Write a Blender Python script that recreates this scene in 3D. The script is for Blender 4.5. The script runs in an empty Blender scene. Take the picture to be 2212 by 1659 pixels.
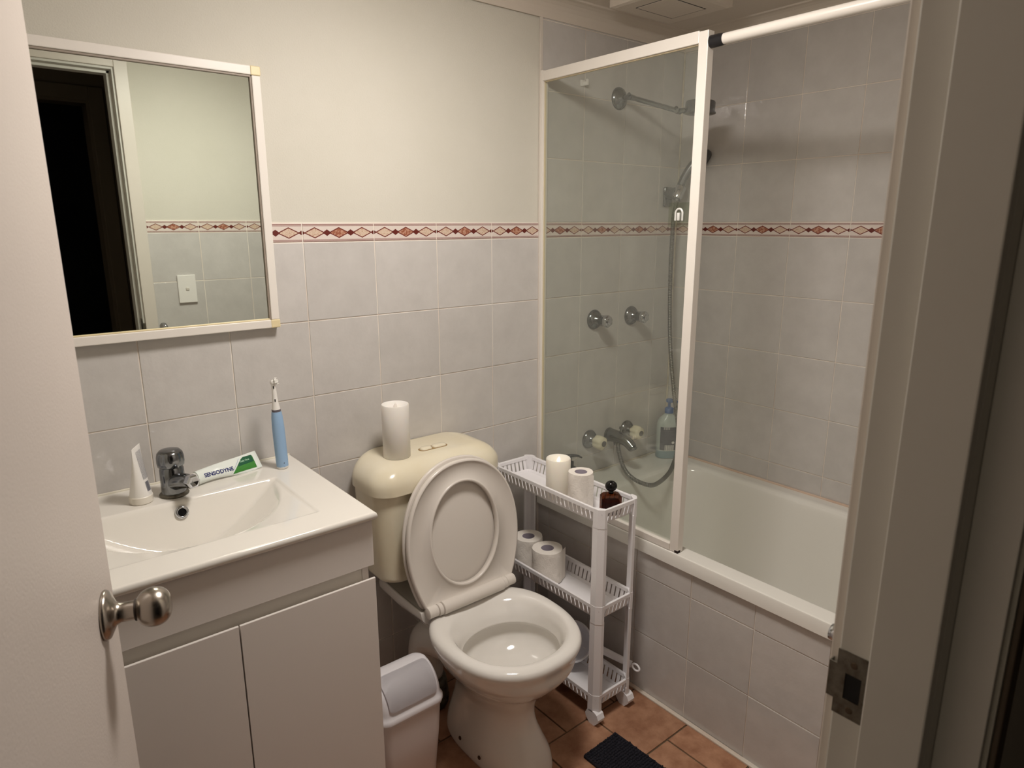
import bpy, bmesh, math, random
from mathutils import Vector, Matrix
random.seed(7)
PI = math.pi
sc = bpy.context.scene
col = sc.collection

# ------------------------------------------------------------------ camera, world, exposure
CAM = (-2.1944, -1.6801, 1.4422)
YAW, PITCH, ROLL = math.radians(39.215), math.radians(-13.40), math.radians(-0.0995)
f_ = Vector((math.sin(YAW)*math.cos(PITCH), math.cos(YAW)*math.cos(PITCH), math.sin(PITCH)))
r_ = Vector((math.cos(YAW), -math.sin(YAW), 0)); u_ = r_.cross(f_)
R_ = r_*math.cos(ROLL)+u_*math.sin(ROLL); U_ = u_*math.cos(ROLL)-r_*math.sin(ROLL)
cam = bpy.data.cameras.new('camera'); co = bpy.data.objects.new('camera', cam); col.objects.link(co)
m = Matrix((R_, U_, -f_)).transposed().to_4x4(); m.translation = Vector(CAM); co.matrix_world = m
cam.sensor_width = 36; cam.lens = 1455.3*36/2212; cam.clip_start = 0.02
cam.dof.use_dof = True; cam.dof.focus_distance = 1.75; cam.dof.aperture_fstop = 10.5
sc.camera = co
w = bpy.data.worlds.new('world'); sc.world = w; w.use_nodes = True
w.node_tree.nodes['Background'].inputs[0].default_value = (0.012, 0.012, 0.014, 1)
w.node_tree.nodes['Background'].inputs[1].default_value = 1.0
sc.view_settings.view_transform = 'Standard'; sc.view_settings.look = 'None'
sc.view_settings.gamma = 1.0; sc.view_settings.use_curve_mapping = False
sc.view_settings.exposure = 0.24
LAMP_XY = (-1.40, -0.75); LAMP_POWER = 62.0; LAMP_COL = (1.0, 0.935, 0.872)
sc.cycles.max_bounces = 12; sc.cycles.transparent_max_bounces = 16; sc.cycles.diffuse_bounces = 6

# ------------------------------------------------------------------ materials
def s2l(c):
    return tuple((v/255/12.92 if v/255 <= .04045 else ((v/255+.055)/1.055)**2.4) for v in c)+(1.0,)
MATS = {}
class E:                                                   # tiny expression builder on math nodes
    nt = None
    def __init__(s, k): s.k = k
    @staticmethod
    def op(o, *a):
        n = E.nt.nodes.new('ShaderNodeMath'); n.operation = o
        for i, x in enumerate(a):
            if isinstance(x, E): E.nt.links.new(x.k, n.inputs[i])
            else: n.inputs[i].default_value = x
        return E(n.outputs[0])
    def __add__(s, o): return E.op('ADD', s, o)
    def __sub__(s, o): return E.op('SUBTRACT', s, o)
    def __mul__(s, o): return E.op('MULTIPLY', s, o)
    def __truediv__(s, o): return E.op('DIVIDE', s, o)
    def abs(s): return E.op('ABSOLUTE', s)
    def lt(s, o): return E.op('LESS_THAN', s, o)
    def gt(s, o): return E.op('GREATER_THAN', s, o)
    def mx(s, o): return E.op('MAXIMUM', s, o)

def mat(name, c, rough=.5, metal=0, spec=.5, var=0, vscale=8, c2=None, bump=0, bscale=60, coat=0, rvar=0, sss=0, trans=0, ior=1.45, emit=None, obj_random=0, bdetail=3, rough_noise=0):
    if name in MATS: return MATS[name]
    M = bpy.data.materials.new(name); M.use_nodes = True; nt = M.node_tree; b = nt.nodes['Principled BSDF']
    cc = s2l(c) if max(c) > 1.0 else tuple(c)+(1.0,)
    b.inputs['Base Color'].default_value = cc; b.inputs['Roughness'].default_value = rough
    b.inputs['Metallic'].default_value = metal; b.inputs['Specular IOR Level'].default_value = spec
    b.inputs['Coat Weight'].default_value = coat; b.inputs['IOR'].default_value = ior
    b.inputs['Transmission Weight'].default_value = trans
    if sss: b.inputs['Subsurface Weight'].default_value = sss; b.inputs['Subsurface Radius'].default_value = (.02, .015, .01); b.inputs['Subsurface Scale'].default_value = 1.0
    if emit: b.inputs['Emission Color'].default_value = s2l(emit[0]); b.inputs['Emission Strength'].default_value = emit[1]
    tc = nt.nodes.new('ShaderNodeTexCoord')
    geo = nt.nodes.new('ShaderNodeNewGeometry')
    if c2 or obj_random:
        no = nt.nodes.new('ShaderNodeTexNoise'); no.inputs['Scale'].default_value = vscale; no.inputs['Detail'].default_value = 6; no.inputs['Roughness'].default_value = .6
        nt.links.new(geo.outputs['Position'], no.inputs['Vector'])
        mr = nt.nodes.new('ShaderNodeMapRange'); mr.inputs[1].default_value = .35; mr.inputs[2].default_value = .68
        nt.links.new(no.outputs['Fac'], mr.inputs[0])
        mx = nt.nodes.new('ShaderNodeMix'); mx.data_type = 'RGBA'
        mx.inputs[6].default_value = cc; mx.inputs[7].default_value = s2l(c2) if c2 else cc
        nt.links.new(mr.outputs[0], mx.inputs[0])
        out = mx.outputs[2]
        if obj_random:
            oi = nt.nodes.new('ShaderNodeObjectInfo'); hs = nt.nodes.new('ShaderNodeHueSaturation')
            q = nt.nodes.new('ShaderNodeMapRange'); q.inputs[3].default_value = 1-obj_random; q.inputs[4].default_value = 1+obj_random
            nt.links.new(oi.outputs['Random'], q.inputs[0]); nt.links.new(q.outputs[0], hs.inputs['Value'])
            nt.links.new(out, hs.inputs['Color']); out = hs.outputs['Color']
        nt.links.new(out, b.inputs['Base Color'])
    if bump:
        no = nt.nodes.new('ShaderNodeTexNoise'); no.inputs['Scale'].default_value = bscale; no.inputs['Detail'].default_value = bdetail
        nt.links.new(geo.outputs['Position'], no.inputs['Vector'])
        bp = nt.nodes.new('ShaderNodeBump'); bp.inputs['Strength'].default_value = bump; bp.inputs['Distance'].default_value = .002
        nt.links.new(no.outputs['Fac'], bp.inputs['Height']); nt.links.new(bp.outputs[0], b.inputs['Normal'])
    MATS[name] = M
    return M

PLASTER = mat('cream_plaster', (208, 204, 193), .85, bump=.35, bscale=260, c2=(204, 200, 188), vscale=3, spec=.2)
CEIL = mat('ceiling_paint', (212, 202, 190), .9, bump=.2, bscale=200, spec=.2)
TILE = mat('glazed_wall_tile', (199, 195, 191), .022, c2=(191, 187, 183), vscale=14, bump=.5, bscale=30, obj_random=.03, bdetail=4, spec=.45)
GROUT = mat('wall_grout', (238, 232, 222), .9, c2=(218, 204, 190), vscale=5, spec=.2)
GROUT_D = mat('floor_grout', (92, 78, 62), .9, c2=(112, 96, 76), vscale=20, spec=.2)
TERRA = mat('terracotta_tile', (176, 134, 106), .42, c2=(138, 96, 72), vscale=16, bump=.4, bscale=50, obj_random=.10, bdetail=6, spec=.35)
WPAINT = mat('white_gloss_paint', (214, 206, 196), .38, c2=(208, 200, 190), vscale=2)
DOORP = mat('door_paint', (202, 192, 184), .42, c2=(198, 188, 180), vscale=2, bump=.15, bscale=300)
FRAMEP = mat('door_frame_paint', (208, 205, 197), .4, c2=(202, 199, 190), vscale=3)
ENAMEL = mat('white_powder_coat', (228, 222, 214), .3)
VAN = mat('vanity_white', (218, 211, 205), .4)
CERAM = mat('white_ceramic', (226, 222, 214), .09, coat=.3)
CERAM2 = mat('toilet_ceramic', (226, 223, 218), .08, coat=.4, c2=(222, 218, 211), vscale=5)
SEATP = mat('seat_plastic', (216, 209, 201), .22)
CREAM = mat('yellowed_plastic', (224, 217, 197), .2, c2=(219, 209, 183), vscale=6)
BATHM = mat('bath_enamel', (228, 226, 219), .12, coat=.3)
CHROME = mat('chrome', (198, 200, 204), .09, metal=1)
CHROMED = mat('dull_chrome', (134, 137, 141), .18, metal=1, c2=(124, 124, 124), vscale=40)
NICKEL = mat('brushed_nickel', (170, 162, 152), .25, metal=1)
STEEL = mat('worn_steel', (128, 124, 114), .42, metal=.9, c2=(92, 86, 74), vscale=80)
MIRR = mat('mirror_glass', (222, 229, 221), .012, metal=1)
BLACK = mat('hollow_shade_black', (8, 8, 8), .7)  # flat black standing in for shade inside gaps and holes
BLACKP = mat('black_gloss_plastic', (9, 9, 10), .06)
BLACKM = mat('black_plastic', (28, 27, 30), .35)
PLAST = mat('white_trolley_plastic', (233, 231, 233), .32)
BINP = mat('bin_plastic', (222, 219, 222), .3)
BINB = mat('bin_body_plastic', (216, 208, 206), .34)
WAX = mat('candle_wax', (232, 228, 222), .35, sss=.25)
WAXW = mat('warm_candle_wax', (236, 231, 220), .35, sss=.3, emit=((255, 240, 214), .04))
FLAME = mat('led_flame', (255, 240, 210), .4, emit=((255, 236, 196), 3.0))
FLAMEO = mat('unlit_flame', (226, 220, 214), .4)
CARD = mat('grey_cardboard', (132, 124, 134), .8)
BLUE = mat('blue_matte_plastic', (146, 177, 210), .45)
BLUE2 = mat('blue_pump_plastic', (22, 84, 148), .3)
WPL = mat('white_plastic', (230, 227, 222), .3)
YCORN = mat('yellowed_corner_plastic', (226, 210, 168), .35)
GAP = mat('dark_gap', (70, 62, 56), .8)
MATB = mat('charcoal_chenille', (46, 45, 52), .95, c2=(30, 30, 35), vscale=200, spec=.1)
TISSUE = mat('tissue_paper', (232, 226, 218), .95, bump=.5, bscale=220, spec=.1)
HOSEM = mat('steel_hose', (112, 110, 104), .3, metal=.8)
DARKP = mat('hall_paint_and_shade', (96, 84, 70), .7)  # hall paint; also paints shade on the right hall-side architrave
LABEL = mat('dark_bottle_label', (40, 44, 56), .4, c2=(62, 66, 76), vscale=160)
PRINTG = mat('grey_print', (96, 98, 112), .5)
NAVY = mat('navy_print', (26, 36, 104), .4)
GREEN = mat('green_print', (60, 130, 50), .4)
GREEND = mat('dark_green_print', (14, 84, 52), .4)
RUBBER = mat('stained_rubber', (120, 112, 96), .6, c2=(40, 34, 30), vscale=30)
SILI = mat('silicone_seal', (216, 208, 190), .6, c2=(186, 174, 154), vscale=22)
SILW = mat('white_silicone', (214, 208, 196), .5, c2=(200, 176, 156), vscale=6)

def schlick(nt):
    lw = nt.nodes.new('ShaderNodeLayerWeight'); lw.inputs[0].default_value = .5; E.nt = nt
    f = E(lw.outputs['Facing']); f = E.op('POWER', f, 5.0)*.9+.035
    return f.k.node
def glass_mat():
    M = bpy.data.materials.new('hazy_screen_glass'); M.use_nodes = True; nt = M.node_tree; nt.nodes.clear()
    o = nt.nodes.new('ShaderNodeOutputMaterial'); tr = nt.nodes.new('ShaderNodeBsdfTransparent'); tr.inputs[0].default_value = (.945, .962, .94, 1)
    gl = nt.nodes.new('ShaderNodeBsdfGlossy'); gl.inputs['Roughness'].default_value = .02; gl.inputs[0].default_value = (1, 1, 1, 1)
    df = nt.nodes.new('ShaderNodeBsdfDiffuse'); df.inputs[0].default_value = (.60, .62, .57, 1)
    geo = nt.nodes.new('ShaderNodeNewGeometry'); no = nt.nodes.new('ShaderNodeTexNoise'); no.inputs['Scale'].default_value = 6
    mp = nt.nodes.new('ShaderNodeMapping'); mp.inputs['Scale'].default_value = (1, 3, .5)
    nt.links.new(geo.outputs['Position'], mp.inputs[0]); nt.links.new(mp.outputs[0], no.inputs['Vector'])
    sx = nt.nodes.new('ShaderNodeSeparateXYZ'); nt.links.new(geo.outputs['Position'], sx.inputs[0])
    E.nt = nt
    z = E(sx.outputs[2]); n = E(no.outputs['Fac'])
    low = E.op('MAXIMUM', (z*-1+1.05)*.10, 0.0)                    # soap scum builds up low on the glass
    haze = low*(n*1.4+.5)+n*.05+.015
    m1 = nt.nodes.new('ShaderNodeMixShader'); nt.links.new(haze.k, m1.inputs[0]); nt.links.new(tr.outputs[0], m1.inputs[1]); nt.links.new(df.outputs[0], m1.inputs[2])
    fr = schlick(nt)
    m2 = nt.nodes.new('ShaderNodeMixShader'); nt.links.new(fr.outputs[0], m2.inputs[0]); nt.links.new(m1.outputs[0], m2.inputs[1]); nt.links.new(gl.outputs[0], m2.inputs[2])
    nt.links.new(m2.outputs[0], o.inputs[0])
    return M
GLASS = glass_mat()
def clear_mat(name, tint, rough=.05):
    M = bpy.data.materials.new(name); M.use_nodes = True; nt = M.node_tree; nt.nodes.clear()
    o = nt.nodes.new('ShaderNodeOutputMaterial'); tr = nt.nodes.new('ShaderNodeBsdfTransparent'); tr.inputs[0].default_value = tint
    gl = nt.nodes.new('ShaderNodeBsdfGlossy'); gl.inputs['Roughness'].default_value = rough
    fr = schlick(nt)
    m2 = nt.nodes.new('ShaderNodeMixShader'); nt.links.new(fr.outputs[0], m2.inputs[0]); nt.links.new(tr.outputs[0], m2.inputs[1]); nt.links.new(gl.outputs[0], m2.inputs[2])
    nt.links.new(m2.outputs[0], o.inputs[0]); return M
FILM = clear_mat('clear_film', (.86, .88, .84, 1), .2)
AMBER = clear_mat('amber_glass', (.34, .16, .08, 1), .04)
BOTTLE = mat('milky_bottle', (188, 196, 190), .25, c2=(176, 188, 182), vscale=10)

def border_mat():
    M = bpy.data.materials.new('border_tile_print'); M.use_nodes = True; nt = M.node_tree; b = nt.nodes['Principled BSDF']
    E.nt = nt
    tc = nt.nodes.new('ShaderNodeTexCoord'); sx = nt.nodes.new('ShaderNodeSeparateXYZ'); nt.links.new(tc.outputs['Object'], sx.inputs[0])
    u = E(sx.outputs[0])/.1975; v = E(sx.outputs[2])/.0467
    geo = nt.nodes.new('ShaderNodeNewGeometry'); no = nt.nodes.new('ShaderNodeTexNoise'); no.inputs['Scale'].default_value = 130; no.inputs['Detail'].default_value = 4
    nt.links.new(geo.outputs['Position'], no.inputs['Vector']); n = E(no.outputs['Fac'])
    def dia(c, w, h): return (u-c).abs()/w+(v-.5).abs()/h
    light = dia(.165, .15, .30).lt(1).mx(dia(.835, .15, .30).lt(1))
    brown = dia(.5, .15, .30).lt(1)
    def ring(c): d = dia(c, .15, .30); return E.op('MULTIPLY', d.lt(1.0), d.gt(.80))
    outl = ring(.165).mx(ring(.835)).mx(ring(.5))
    small = dia(.333, .062, .18).lt(1).mx(dia(.667, .062, .18).lt(1)).mx(dia(0, .04, .12).lt(1)).mx(dia(1, .04, .12).lt(1))
    lines = None
    for c, wd in ((.955, .014), (.905, .014), (.865, .009), (.045, .014), (.095, .014), (.135, .009)):
        k = (v-c).abs().lt(wd); lines = k if lines is None else lines.mx(k)
    cur = None
    def mix(fac, a, bcol):
        x = nt.nodes.new('ShaderNodeMix'); x.data_type = 'RGBA'; nt.links.new(fac.k, x.inputs[0])
        if isinstance(a, tuple): x.inputs[6].default_value = a
        else: nt.links.new(a, x.inputs[6])
        if isinstance(bcol, tuple): x.inputs[7].default_value = bcol
        else: nt.links.new(bcol, x.inputs[7])
        return x.outputs[2]
    vein = (n-.5).abs().lt(.012)
    c = mix(lines, s2l((216, 204, 196)), s2l((128, 74, 68)))
    lf = mix(vein, s2l((208, 186, 166)), s2l((172, 130, 106)))
    bf = mix(n.gt(.5), s2l((150, 92, 70)), s2l((184, 138, 116)))
    c = mix(light, c, lf); c = mix(brown, c, bf); c = mix(outl, c, s2l((112, 50, 42))); c = mix(small, c, s2l((98, 38, 32)))
    nt.links.new(c, b.inputs['Base Color']); b.inputs['Roughness'].default_value = .22
    return M
BORDER = border_mat()

# ------------------------------------------------------------------ mesh helpers
def link(name, me, m=None, parent=None, loc=None, rot=None):
    o = bpy.data.objects.new(name, me); col.objects.link(o)
    if m is not None and not me.materials: me.materials.append(m)
    if parent: o.parent = parent
    if loc: o.location = loc
    if rot: o.rotation_euler = rot
    return o
def obj(name, bm, m, parent=None, smooth=False, off=None, kind=None, label=None, angle=None):
    """off: world position of the parent's origin; the bmesh is in world space and is shifted by it"""
    if off is not None: bmesh.ops.translate(bm, verts=bm.verts, vec=-Vector(off))
    me = bpy.data.meshes.new(name); bmesh.ops.recalc_face_normals(bm, faces=bm.faces); bm.to_mesh(me); bm.free()
    if smooth:
        for p in me.polygons: p.use_smooth = True
        if angle: me.set_sharp_from_angle(angle=math.radians(angle))
    o = link(name, me, m, parent)
    if kind: o['kind'] = kind
    if label: o['label'] = label
    return o
def tag(o, label, cat, group=None, kind=None):
    if label: o['label'] = label
    if cat: o['category'] = cat
    if group: o['group'] = group
    if kind: o['kind'] = kind
    return o
def thing(name, loc, label, cat, group=None, rot=None):
    o = bpy.data.objects.new(name, None); col.objects.link(o); o.location = loc; o.empty_display_size = .05
    if rot: o.rotation_euler = rot
    return tag(o, label, cat, group)
def struct(name, bm, m, label=None, smooth=False):
    o = obj(name, bm, m, smooth=smooth); o['kind'] = 'structure'
    if label: o['label'] = label
    return o
def box(bm, lo, hi, r=0, seg=2):
    c = [(a+b)/2 for a, b in zip(lo, hi)]; d = [abs(b-a) for a, b in zip(lo, hi)]
    g = bmesh.ops.create_cube(bm, size=1, matrix=Matrix.Translation(c) @ Matrix.Diagonal((d[0], d[1], d[2], 1)))
    if r:
        es = set()
        for v in g['verts']: es.update(v.link_edges)
        bmesh.ops.bevel(bm, geom=list(es), offset=r, segments=seg, profile=.5, affect='EDGES')
    return bm
def B(*a, **k):
    bm = bmesh.new(); box(bm, *a, **k); return bm
def rings(bm, rs, closed=True, cap0=False, cap1=False):
    vs = [[bm.verts.new(p) for p in r] for r in rs]; n = len(vs[0])
    for a, b in zip(vs, vs[1:]):
        for i in range(n if closed else n-1):
            j = (i+1) % n
            try: bm.faces.new((a[i], a[j], b[j], b[i]))
            except ValueError: pass
    if cap0: bm.faces.new(vs[0][::-1])
    if cap1: bm.faces.new(vs[-1])
    return vs
def lathe(bm, prof, n=32, mx=None, cap0=True, cap1=True):
    """prof: (radius, height) along local Z; mx places it"""
    mx = mx or Matrix.Identity(4)
    rs = [[mx @ Vector((r*math.cos(2*PI*i/n), r*math.sin(2*PI*i/n), z)) for i in range(n)] for r, z in prof]
    rings(bm, rs, cap0=cap0 and prof[0][0] > 1e-5, cap1=cap1 and prof[-1][0] > 1e-5)
    bmesh.ops.remove_doubles(bm, verts=bm.verts, dist=1e-6)
    return bm
def L(prof, n=32, mx=None, **k):
    bm = bmesh.new(); return lathe(bm, prof, n, mx, **k)
def frame_to(p, d, up=(0, 0, 1)):
    """matrix whose +Z points along d, at p"""
    z = Vector(d).normalized(); x = Vector(up).cross(z)
    if x.length < 1e-4: x = Vector((1, 0, 0)).cross(z)
    x.normalize(); y = z.cross(x)
    M = Matrix((x, y, z)).transposed().to_4x4(); M.translation = Vector(p); return M
def catmull(pts, k=8):
    P = [Vector(p) for p in pts]; P = [P[0]*2-P[1]]+P+[P[-1]*2-P[-2]]; out = []
    for i in range(1, len(P)-2):
        for j in range(k):
            t = j/k; a, b, c, d = P[i-1], P[i], P[i+1], P[i+2]
            out.append(.5*((2*b)+(c-a)*t+(2*a-5*b+4*c-d)*t*t+(3*b-a-3*c+d)*t**3))
    out.append(P[-2]); return out
def sweep(bm, path, rad, n=12, caps=True):
    T = []; N = None; rs = []
    for i, p in enumerate(path):
        t = (path[min(i+1, len(path)-1)]-path[max(i-1, 0)]).normalized()
        if N is None: N = t.orthogonal().normalized()
        N = (N-t*N.dot(t)).normalized(); Bn = t.cross(N)
        r = rad(i/(len(path)-1), i) if callable(rad) else rad
        rs.append([p+(N*math.cos(2*PI*j/n)+Bn*math.sin(2*PI*j/n))*r for j in range(n)])
    rings(bm, rs, cap0=caps, cap1=caps); return bm
def lerp(a, b, t): return a+(b-a)*t
def keyspline(keys, n):
    """interpolate tuples of floats with Catmull-Rom"""
    out = []; m = len(keys)-1
    for q in range(n+1):
        t = q/n*m; i = min(int(t), m-1); t -= i
        K = [keys[max(i-1, 0)], keys[i], keys[i+1], keys[min(i+2, m)]]
        out.append(tuple(.5*((2*b)+(c-a)*t+(2*a-5*b+4*c-d)*t*t+(3*b-a-3*c+d)*t**3) for a, b, c, d in zip(*K)))
    return out
def egg(cx, a, yb, yf, z, e=2.2, bf=.45, n=72):
    yc = yb+bf*(yf-yb); P = []
    for i in range(n):
        t = 2*PI*i/n; c, s = math.cos(t), math.sin(t)
        x = a*math.copysign(abs(c)**(2/e), c); Ly = (yb-yc) if s > 0 else (yc-yf)
        P.append(Vector((cx+x, yc+Ly*math.copysign(abs(s)**(2/e), s), z)))
    return P
def rrect(cx, cy, hx, hy, r, z, k=6):
    P = []; r = min(r, hx, hy)
    for q, (sx, sy) in enumerate(((1, 1), (-1, 1), (-1, -1), (1, -1))):
        for i in range(k+1):
            t = PI/2*(q+i/k); P.append(Vector((cx+sx*(hx-r)+r*math.cos(t), cy+sy*(hy-r)+r*math.sin(t), z)))
    return P

# ------------------------------------------------------------------ tiles
P = .2003; XA = -1.5037; ZB = 1.3966; HB = .0487; YB = -.2701; CEILZ = 2.105
_tc = {}
def tile_mesh(x0, x1, z0, z1, m, th=.0065, bev=.0010, jx=.0014):
    key = (round(x0, 4), round(x1, 4), round(z0, 4), round(z1, 4), m.name, th)
    if key in _tc: return _tc[key]
    a, b, c, d = x0+jx, x1-jx, z0+jx, z1-jx
    V = [(a+bev, 0, c+bev), (b-bev, 0, c+bev), (b-bev, 0, d-bev), (a+bev, 0, d-bev),
         (a, bev*.5, c), (b, bev*.5, c), (b, bev*.5, d), (a, bev*.5, d), (a, th, c), (b, th, c), (b, th, d), (a, th, d)]
    F = [(0, 1, 2, 3)]
    for i in range(4):
        j = (i+1) % 4; F += [(4+i, 4+j, j, i), (8+i, 8+j, 4+j, 4+i)]
    me = bpy.data.meshes.new('tile'); me.from_pydata(V, [], F); me.materials.append(m); me.update()
    _tc[key] = me; return me
def tiles(parent, org, rot, us, vs, m=TILE, full_u=P, full_v=P, name='tile', th=.0065, jx=.0014, jit=.0003, u_ph=None):
    """us, vs: sorted cell boundaries along the wall; mesh local coordinates keep a full tile's frame"""
    R = Matrix.Rotation(rot[0], 4, 'X') if rot[0] else Matrix.Rotation(rot[2], 4, 'Z')
    for i in range(len(us)-1):
        for j in range(len(vs)-1):
            u0, u1 = us[i], us[i+1]; v0, v1 = vs[j], vs[j+1]
            if u1-u0 < .008 or v1-v0 < .008: continue
            ob_u = u0 if (i > 0 or len(us) == 2 or (u1-u0) > full_u-.002) else u1-full_u
            p = Vector(org)+R @ Vector((ob_u, random.uniform(-jit, jit), v0))
            link(name, tile_mesh(u0-ob_u, u1-ob_u, 0, v1-v0, m, th, jx=jx), parent=parent, loc=p, rot=rot)
def cells(lo, hi, ph, p):
    k = math.floor((lo-ph)/p)+1; out = [lo]
    while ph+k*p < hi-.004:
        if ph+k*p > lo+.004: out.append(ph+k*p)
        k += 1
    return out+[hi]

XL = -2.42; YD = -1.44; YDH = -1.56; JX = -1.600; HX = -2.335; DOORZ = 2.0
XS = -.7056                                       # bath / screen plane

# back wall
wb = struct('wall_back', B((XL, .004, 0), (0.1, .12, 2.3)), PLASTER, 'cream plaster back wall above a border of patterned tiles')
obj('grout_bed', B((XL, .0018, 0), (XS, .006, ZB+HB)), GROUT, wb)
obj('grout_bed', B((XS, .0018, 0), (0, .006, 2.06)), GROUT, wb)
rowz = [0]+[ZB-P*k for k in range(6, -1, -1)]
tiles(wb, (0, 0, 0), (0, 0, 0), cells(XL, XS-.004, XA, P), rowz)
tiles(wb, (0, 0, 0), (0, 0, 0), cells(XL, XS-.004, XA, P), [ZB, ZB+HB], m=BORDER, name='border_tile')
uS = cells(XS+.006, 0, XA-.0122, P)
tiles(wb, (0, 0, 0), (0, 0, 0), uS, [.50]+rowz[3:])
tiles(wb, (0, 0, 0), (0, 0, 0), uS, [ZB, ZB+HB], m=BORDER, name='border_tile')
upz = [ZB+HB+P*k for k in range(4)]+[2.058]
tiles(wb, (0, 0, 0), (0, 0, 0), uS, upz)
# right wall
wr = struct('wall_right', B((.0018, YDH, 0), (.12, .1, 2.3)), GROUT, 'grey tiled long wall behind the bath')
rb = (0, 0, -PI/2)
uB = cells(0, -YD, -YB, P)
tiles(wr, (0, 0, 0), rb, uB, [.50]+rowz[3:])
tiles(wr, (0, 0, 0), rb, uB, [ZB, ZB+HB], m=BORDER, name='border_tile')
tiles(wr, (0, 0, 0), rb, uB, upz)
# door wall (seen in the mirror), made of three boxes round the opening
bm = bmesh.new(); box(bm, (JX+.0305, YDH+.0005, 0), (.1, YD-.004, 2.3)); box(bm, (XL-.1, YDH+.0005, 0), (HX-.0305, YD-.004, 2.3)); box(bm, (HX-.0305, YDH+.0005, DOORZ+.0305), (JX+.0305, YD-.004, 2.3))
wf = struct('wall_front', bm, PLASTER, 'cream plaster door wall with tiled lower half, seen in the mirror')
obj('grout_bed', B((JX+.055, YD-.006, 0), (0, YD-.0008, ZB+HB)), GROUT, wf)
rf = (0, 0, PI)
uF = cells(.02, -(JX+.055), 1.545, P)
tiles(wf, (0, YD, 0), rf, uF, rowz); tiles(wf, (0, YD, 0), rf, uF, [ZB, ZB+HB], m=BORDER, name='border_tile')
struct('wall_left', B((XL-.1, YDH, 0), (XL, .1, 2.3)), PLASTER, 'cream plaster left wall behind the open door')
ce = struct('ceiling', B((XL-.1, YDH, CEILZ), (.1, .1, CEILZ+.1)), CEIL, 'low white painted ceiling')
# cornice on four sides
def cornice(p0, p1, inward):
    bm = bmesh.new(); pr = []
    for i in range(7):
        t = i/6; a = t*PI/2; pr.append((.052-.052*math.sin(a)*.92, .052-.052*math.cos(a)*.92))
    pts = [(0, .055), (.004, .055)]+[(d, h) for h, d in [(x, y) for x, y in pr]]+[(.055, 0), (0, 0)]
    rs = []
    for p in (p0, p1):
        rs.append([Vector((p[0]+inward[0]*d, p[1]+inward[1]*d, CEILZ-h)) for d, h in pts])
    rings(bm, rs, cap0=True, cap1=True)
    return bm
bm = cornice((XL, 0), (0, 0), (0, -1))
tr = struct('trim_1', bm, CEIL, 'coved cornice round the ceiling')
for a, b, c in (((0, 0), (0, YD), (-1, 0)), ((XL, YD), (0, YD), (0, 1)), ((XL, YD), (XL, 0), (1, 0))):
    obj('cornice_length', cornice(a, b, c), CEIL, tr)
# tile edge strip up the back wall beside the bath
struct('trim_2', B((XS-.006, -.004, 0), (XS+.004, .003, 2.058), r=.0012), WPAINT, 'white vertical edge strip beside the shower screen')
struct('trim_5', B((-.006, -.006, .523), (-.0002, -.0002, 2.06), r=.002), SILI, 'silicone bead in the tiled corner')

# floor
fl = struct('floor', B((XL, -2.9, -.06), (0, .1, -.0035)), GROUT_D, 'terracotta tiled floor in half bond')
pf = .2033; y0 = -.4825
krow = range(-6, 3)
for k in krow:
    ya = y0+pf*(k-0); yb_ = ya+pf
    if ya > 0: continue
    ph = -.912 + (0 if (k+1) % 2 == 0 else .1015)
    us = cells(XL, XS, ph, pf)
    va, vb = max(ya, YDH), min(yb_, 0)
    if vb-va < .01: continue
    tiles(fl, (0, 0, 0), (-PI/2, 0, 0), us, [va, vb], m=TERRA, full_u=pf, th=.006, jx=.0026, jit=.0002)
obj('silicone_bead', B((XS-.014, YD, -.001), (XS, 0, .006), r=.002), SILW, fl)

# ------------------------------------------------------------------ door frame (right jamb is in view)
df = struct('trim_3', B((JX, -1.5219, 0), (JX+.03, YD, DOORZ+.03), r=.002), FRAMEP, 'pale painted door frame, its right jamb close to the camera')
obj('jamb_return', B((JX+.0215, -1.5565, 0), (JX+.030, -1.5221, DOORZ+.03), r=.001), FRAMEP, df)
obj('jamb', B((HX-.03, YDH, 0), (HX, YD, DOORZ+.03)), FRAMEP, df)
obj('head', B((HX, YDH, DOORZ), (JX, YD, DOORZ+.03)), FRAMEP, df)
obj('stop_bead', B((JX-.012, -1.522, 0), (JX+.001, -1.4713, DOORZ), r=.0015), FRAMEP, df)
obj('stop_bead', B((HX-.001, -1.522, 0), (HX+.012, -1.4800, DOORZ), r=.0015), FRAMEP, df)
obj('stop_bead', B((HX, -1.522, DOORZ-.012), (JX, -1.4713, DOORZ+.001), r=.0015), FRAMEP, df)
for y0_, y1_ in ((YD-.004, YD+.011), (YDH-.005, YDH)):
    obj('architrave', B((JX+.008 if y0_ > YDH else JX+.032, y0_, 0), (JX+.055, y1_, DOORZ+.055), r=.002), WPAINT if y0_ > YDH else DARKP, df)  # right hall-side piece coloured dark to paint the unlit hallway's shade
    obj('architrave', B((HX-.055, y0_, 0), (HX-.008, y1_, DOORZ+.055), r=.002), WPAINT, df)
    obj('architrave', B((HX-.008, y0_, DOORZ+.008), (JX+.008, y1_, DOORZ+.055), r=.002), WPAINT, df)
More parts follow.
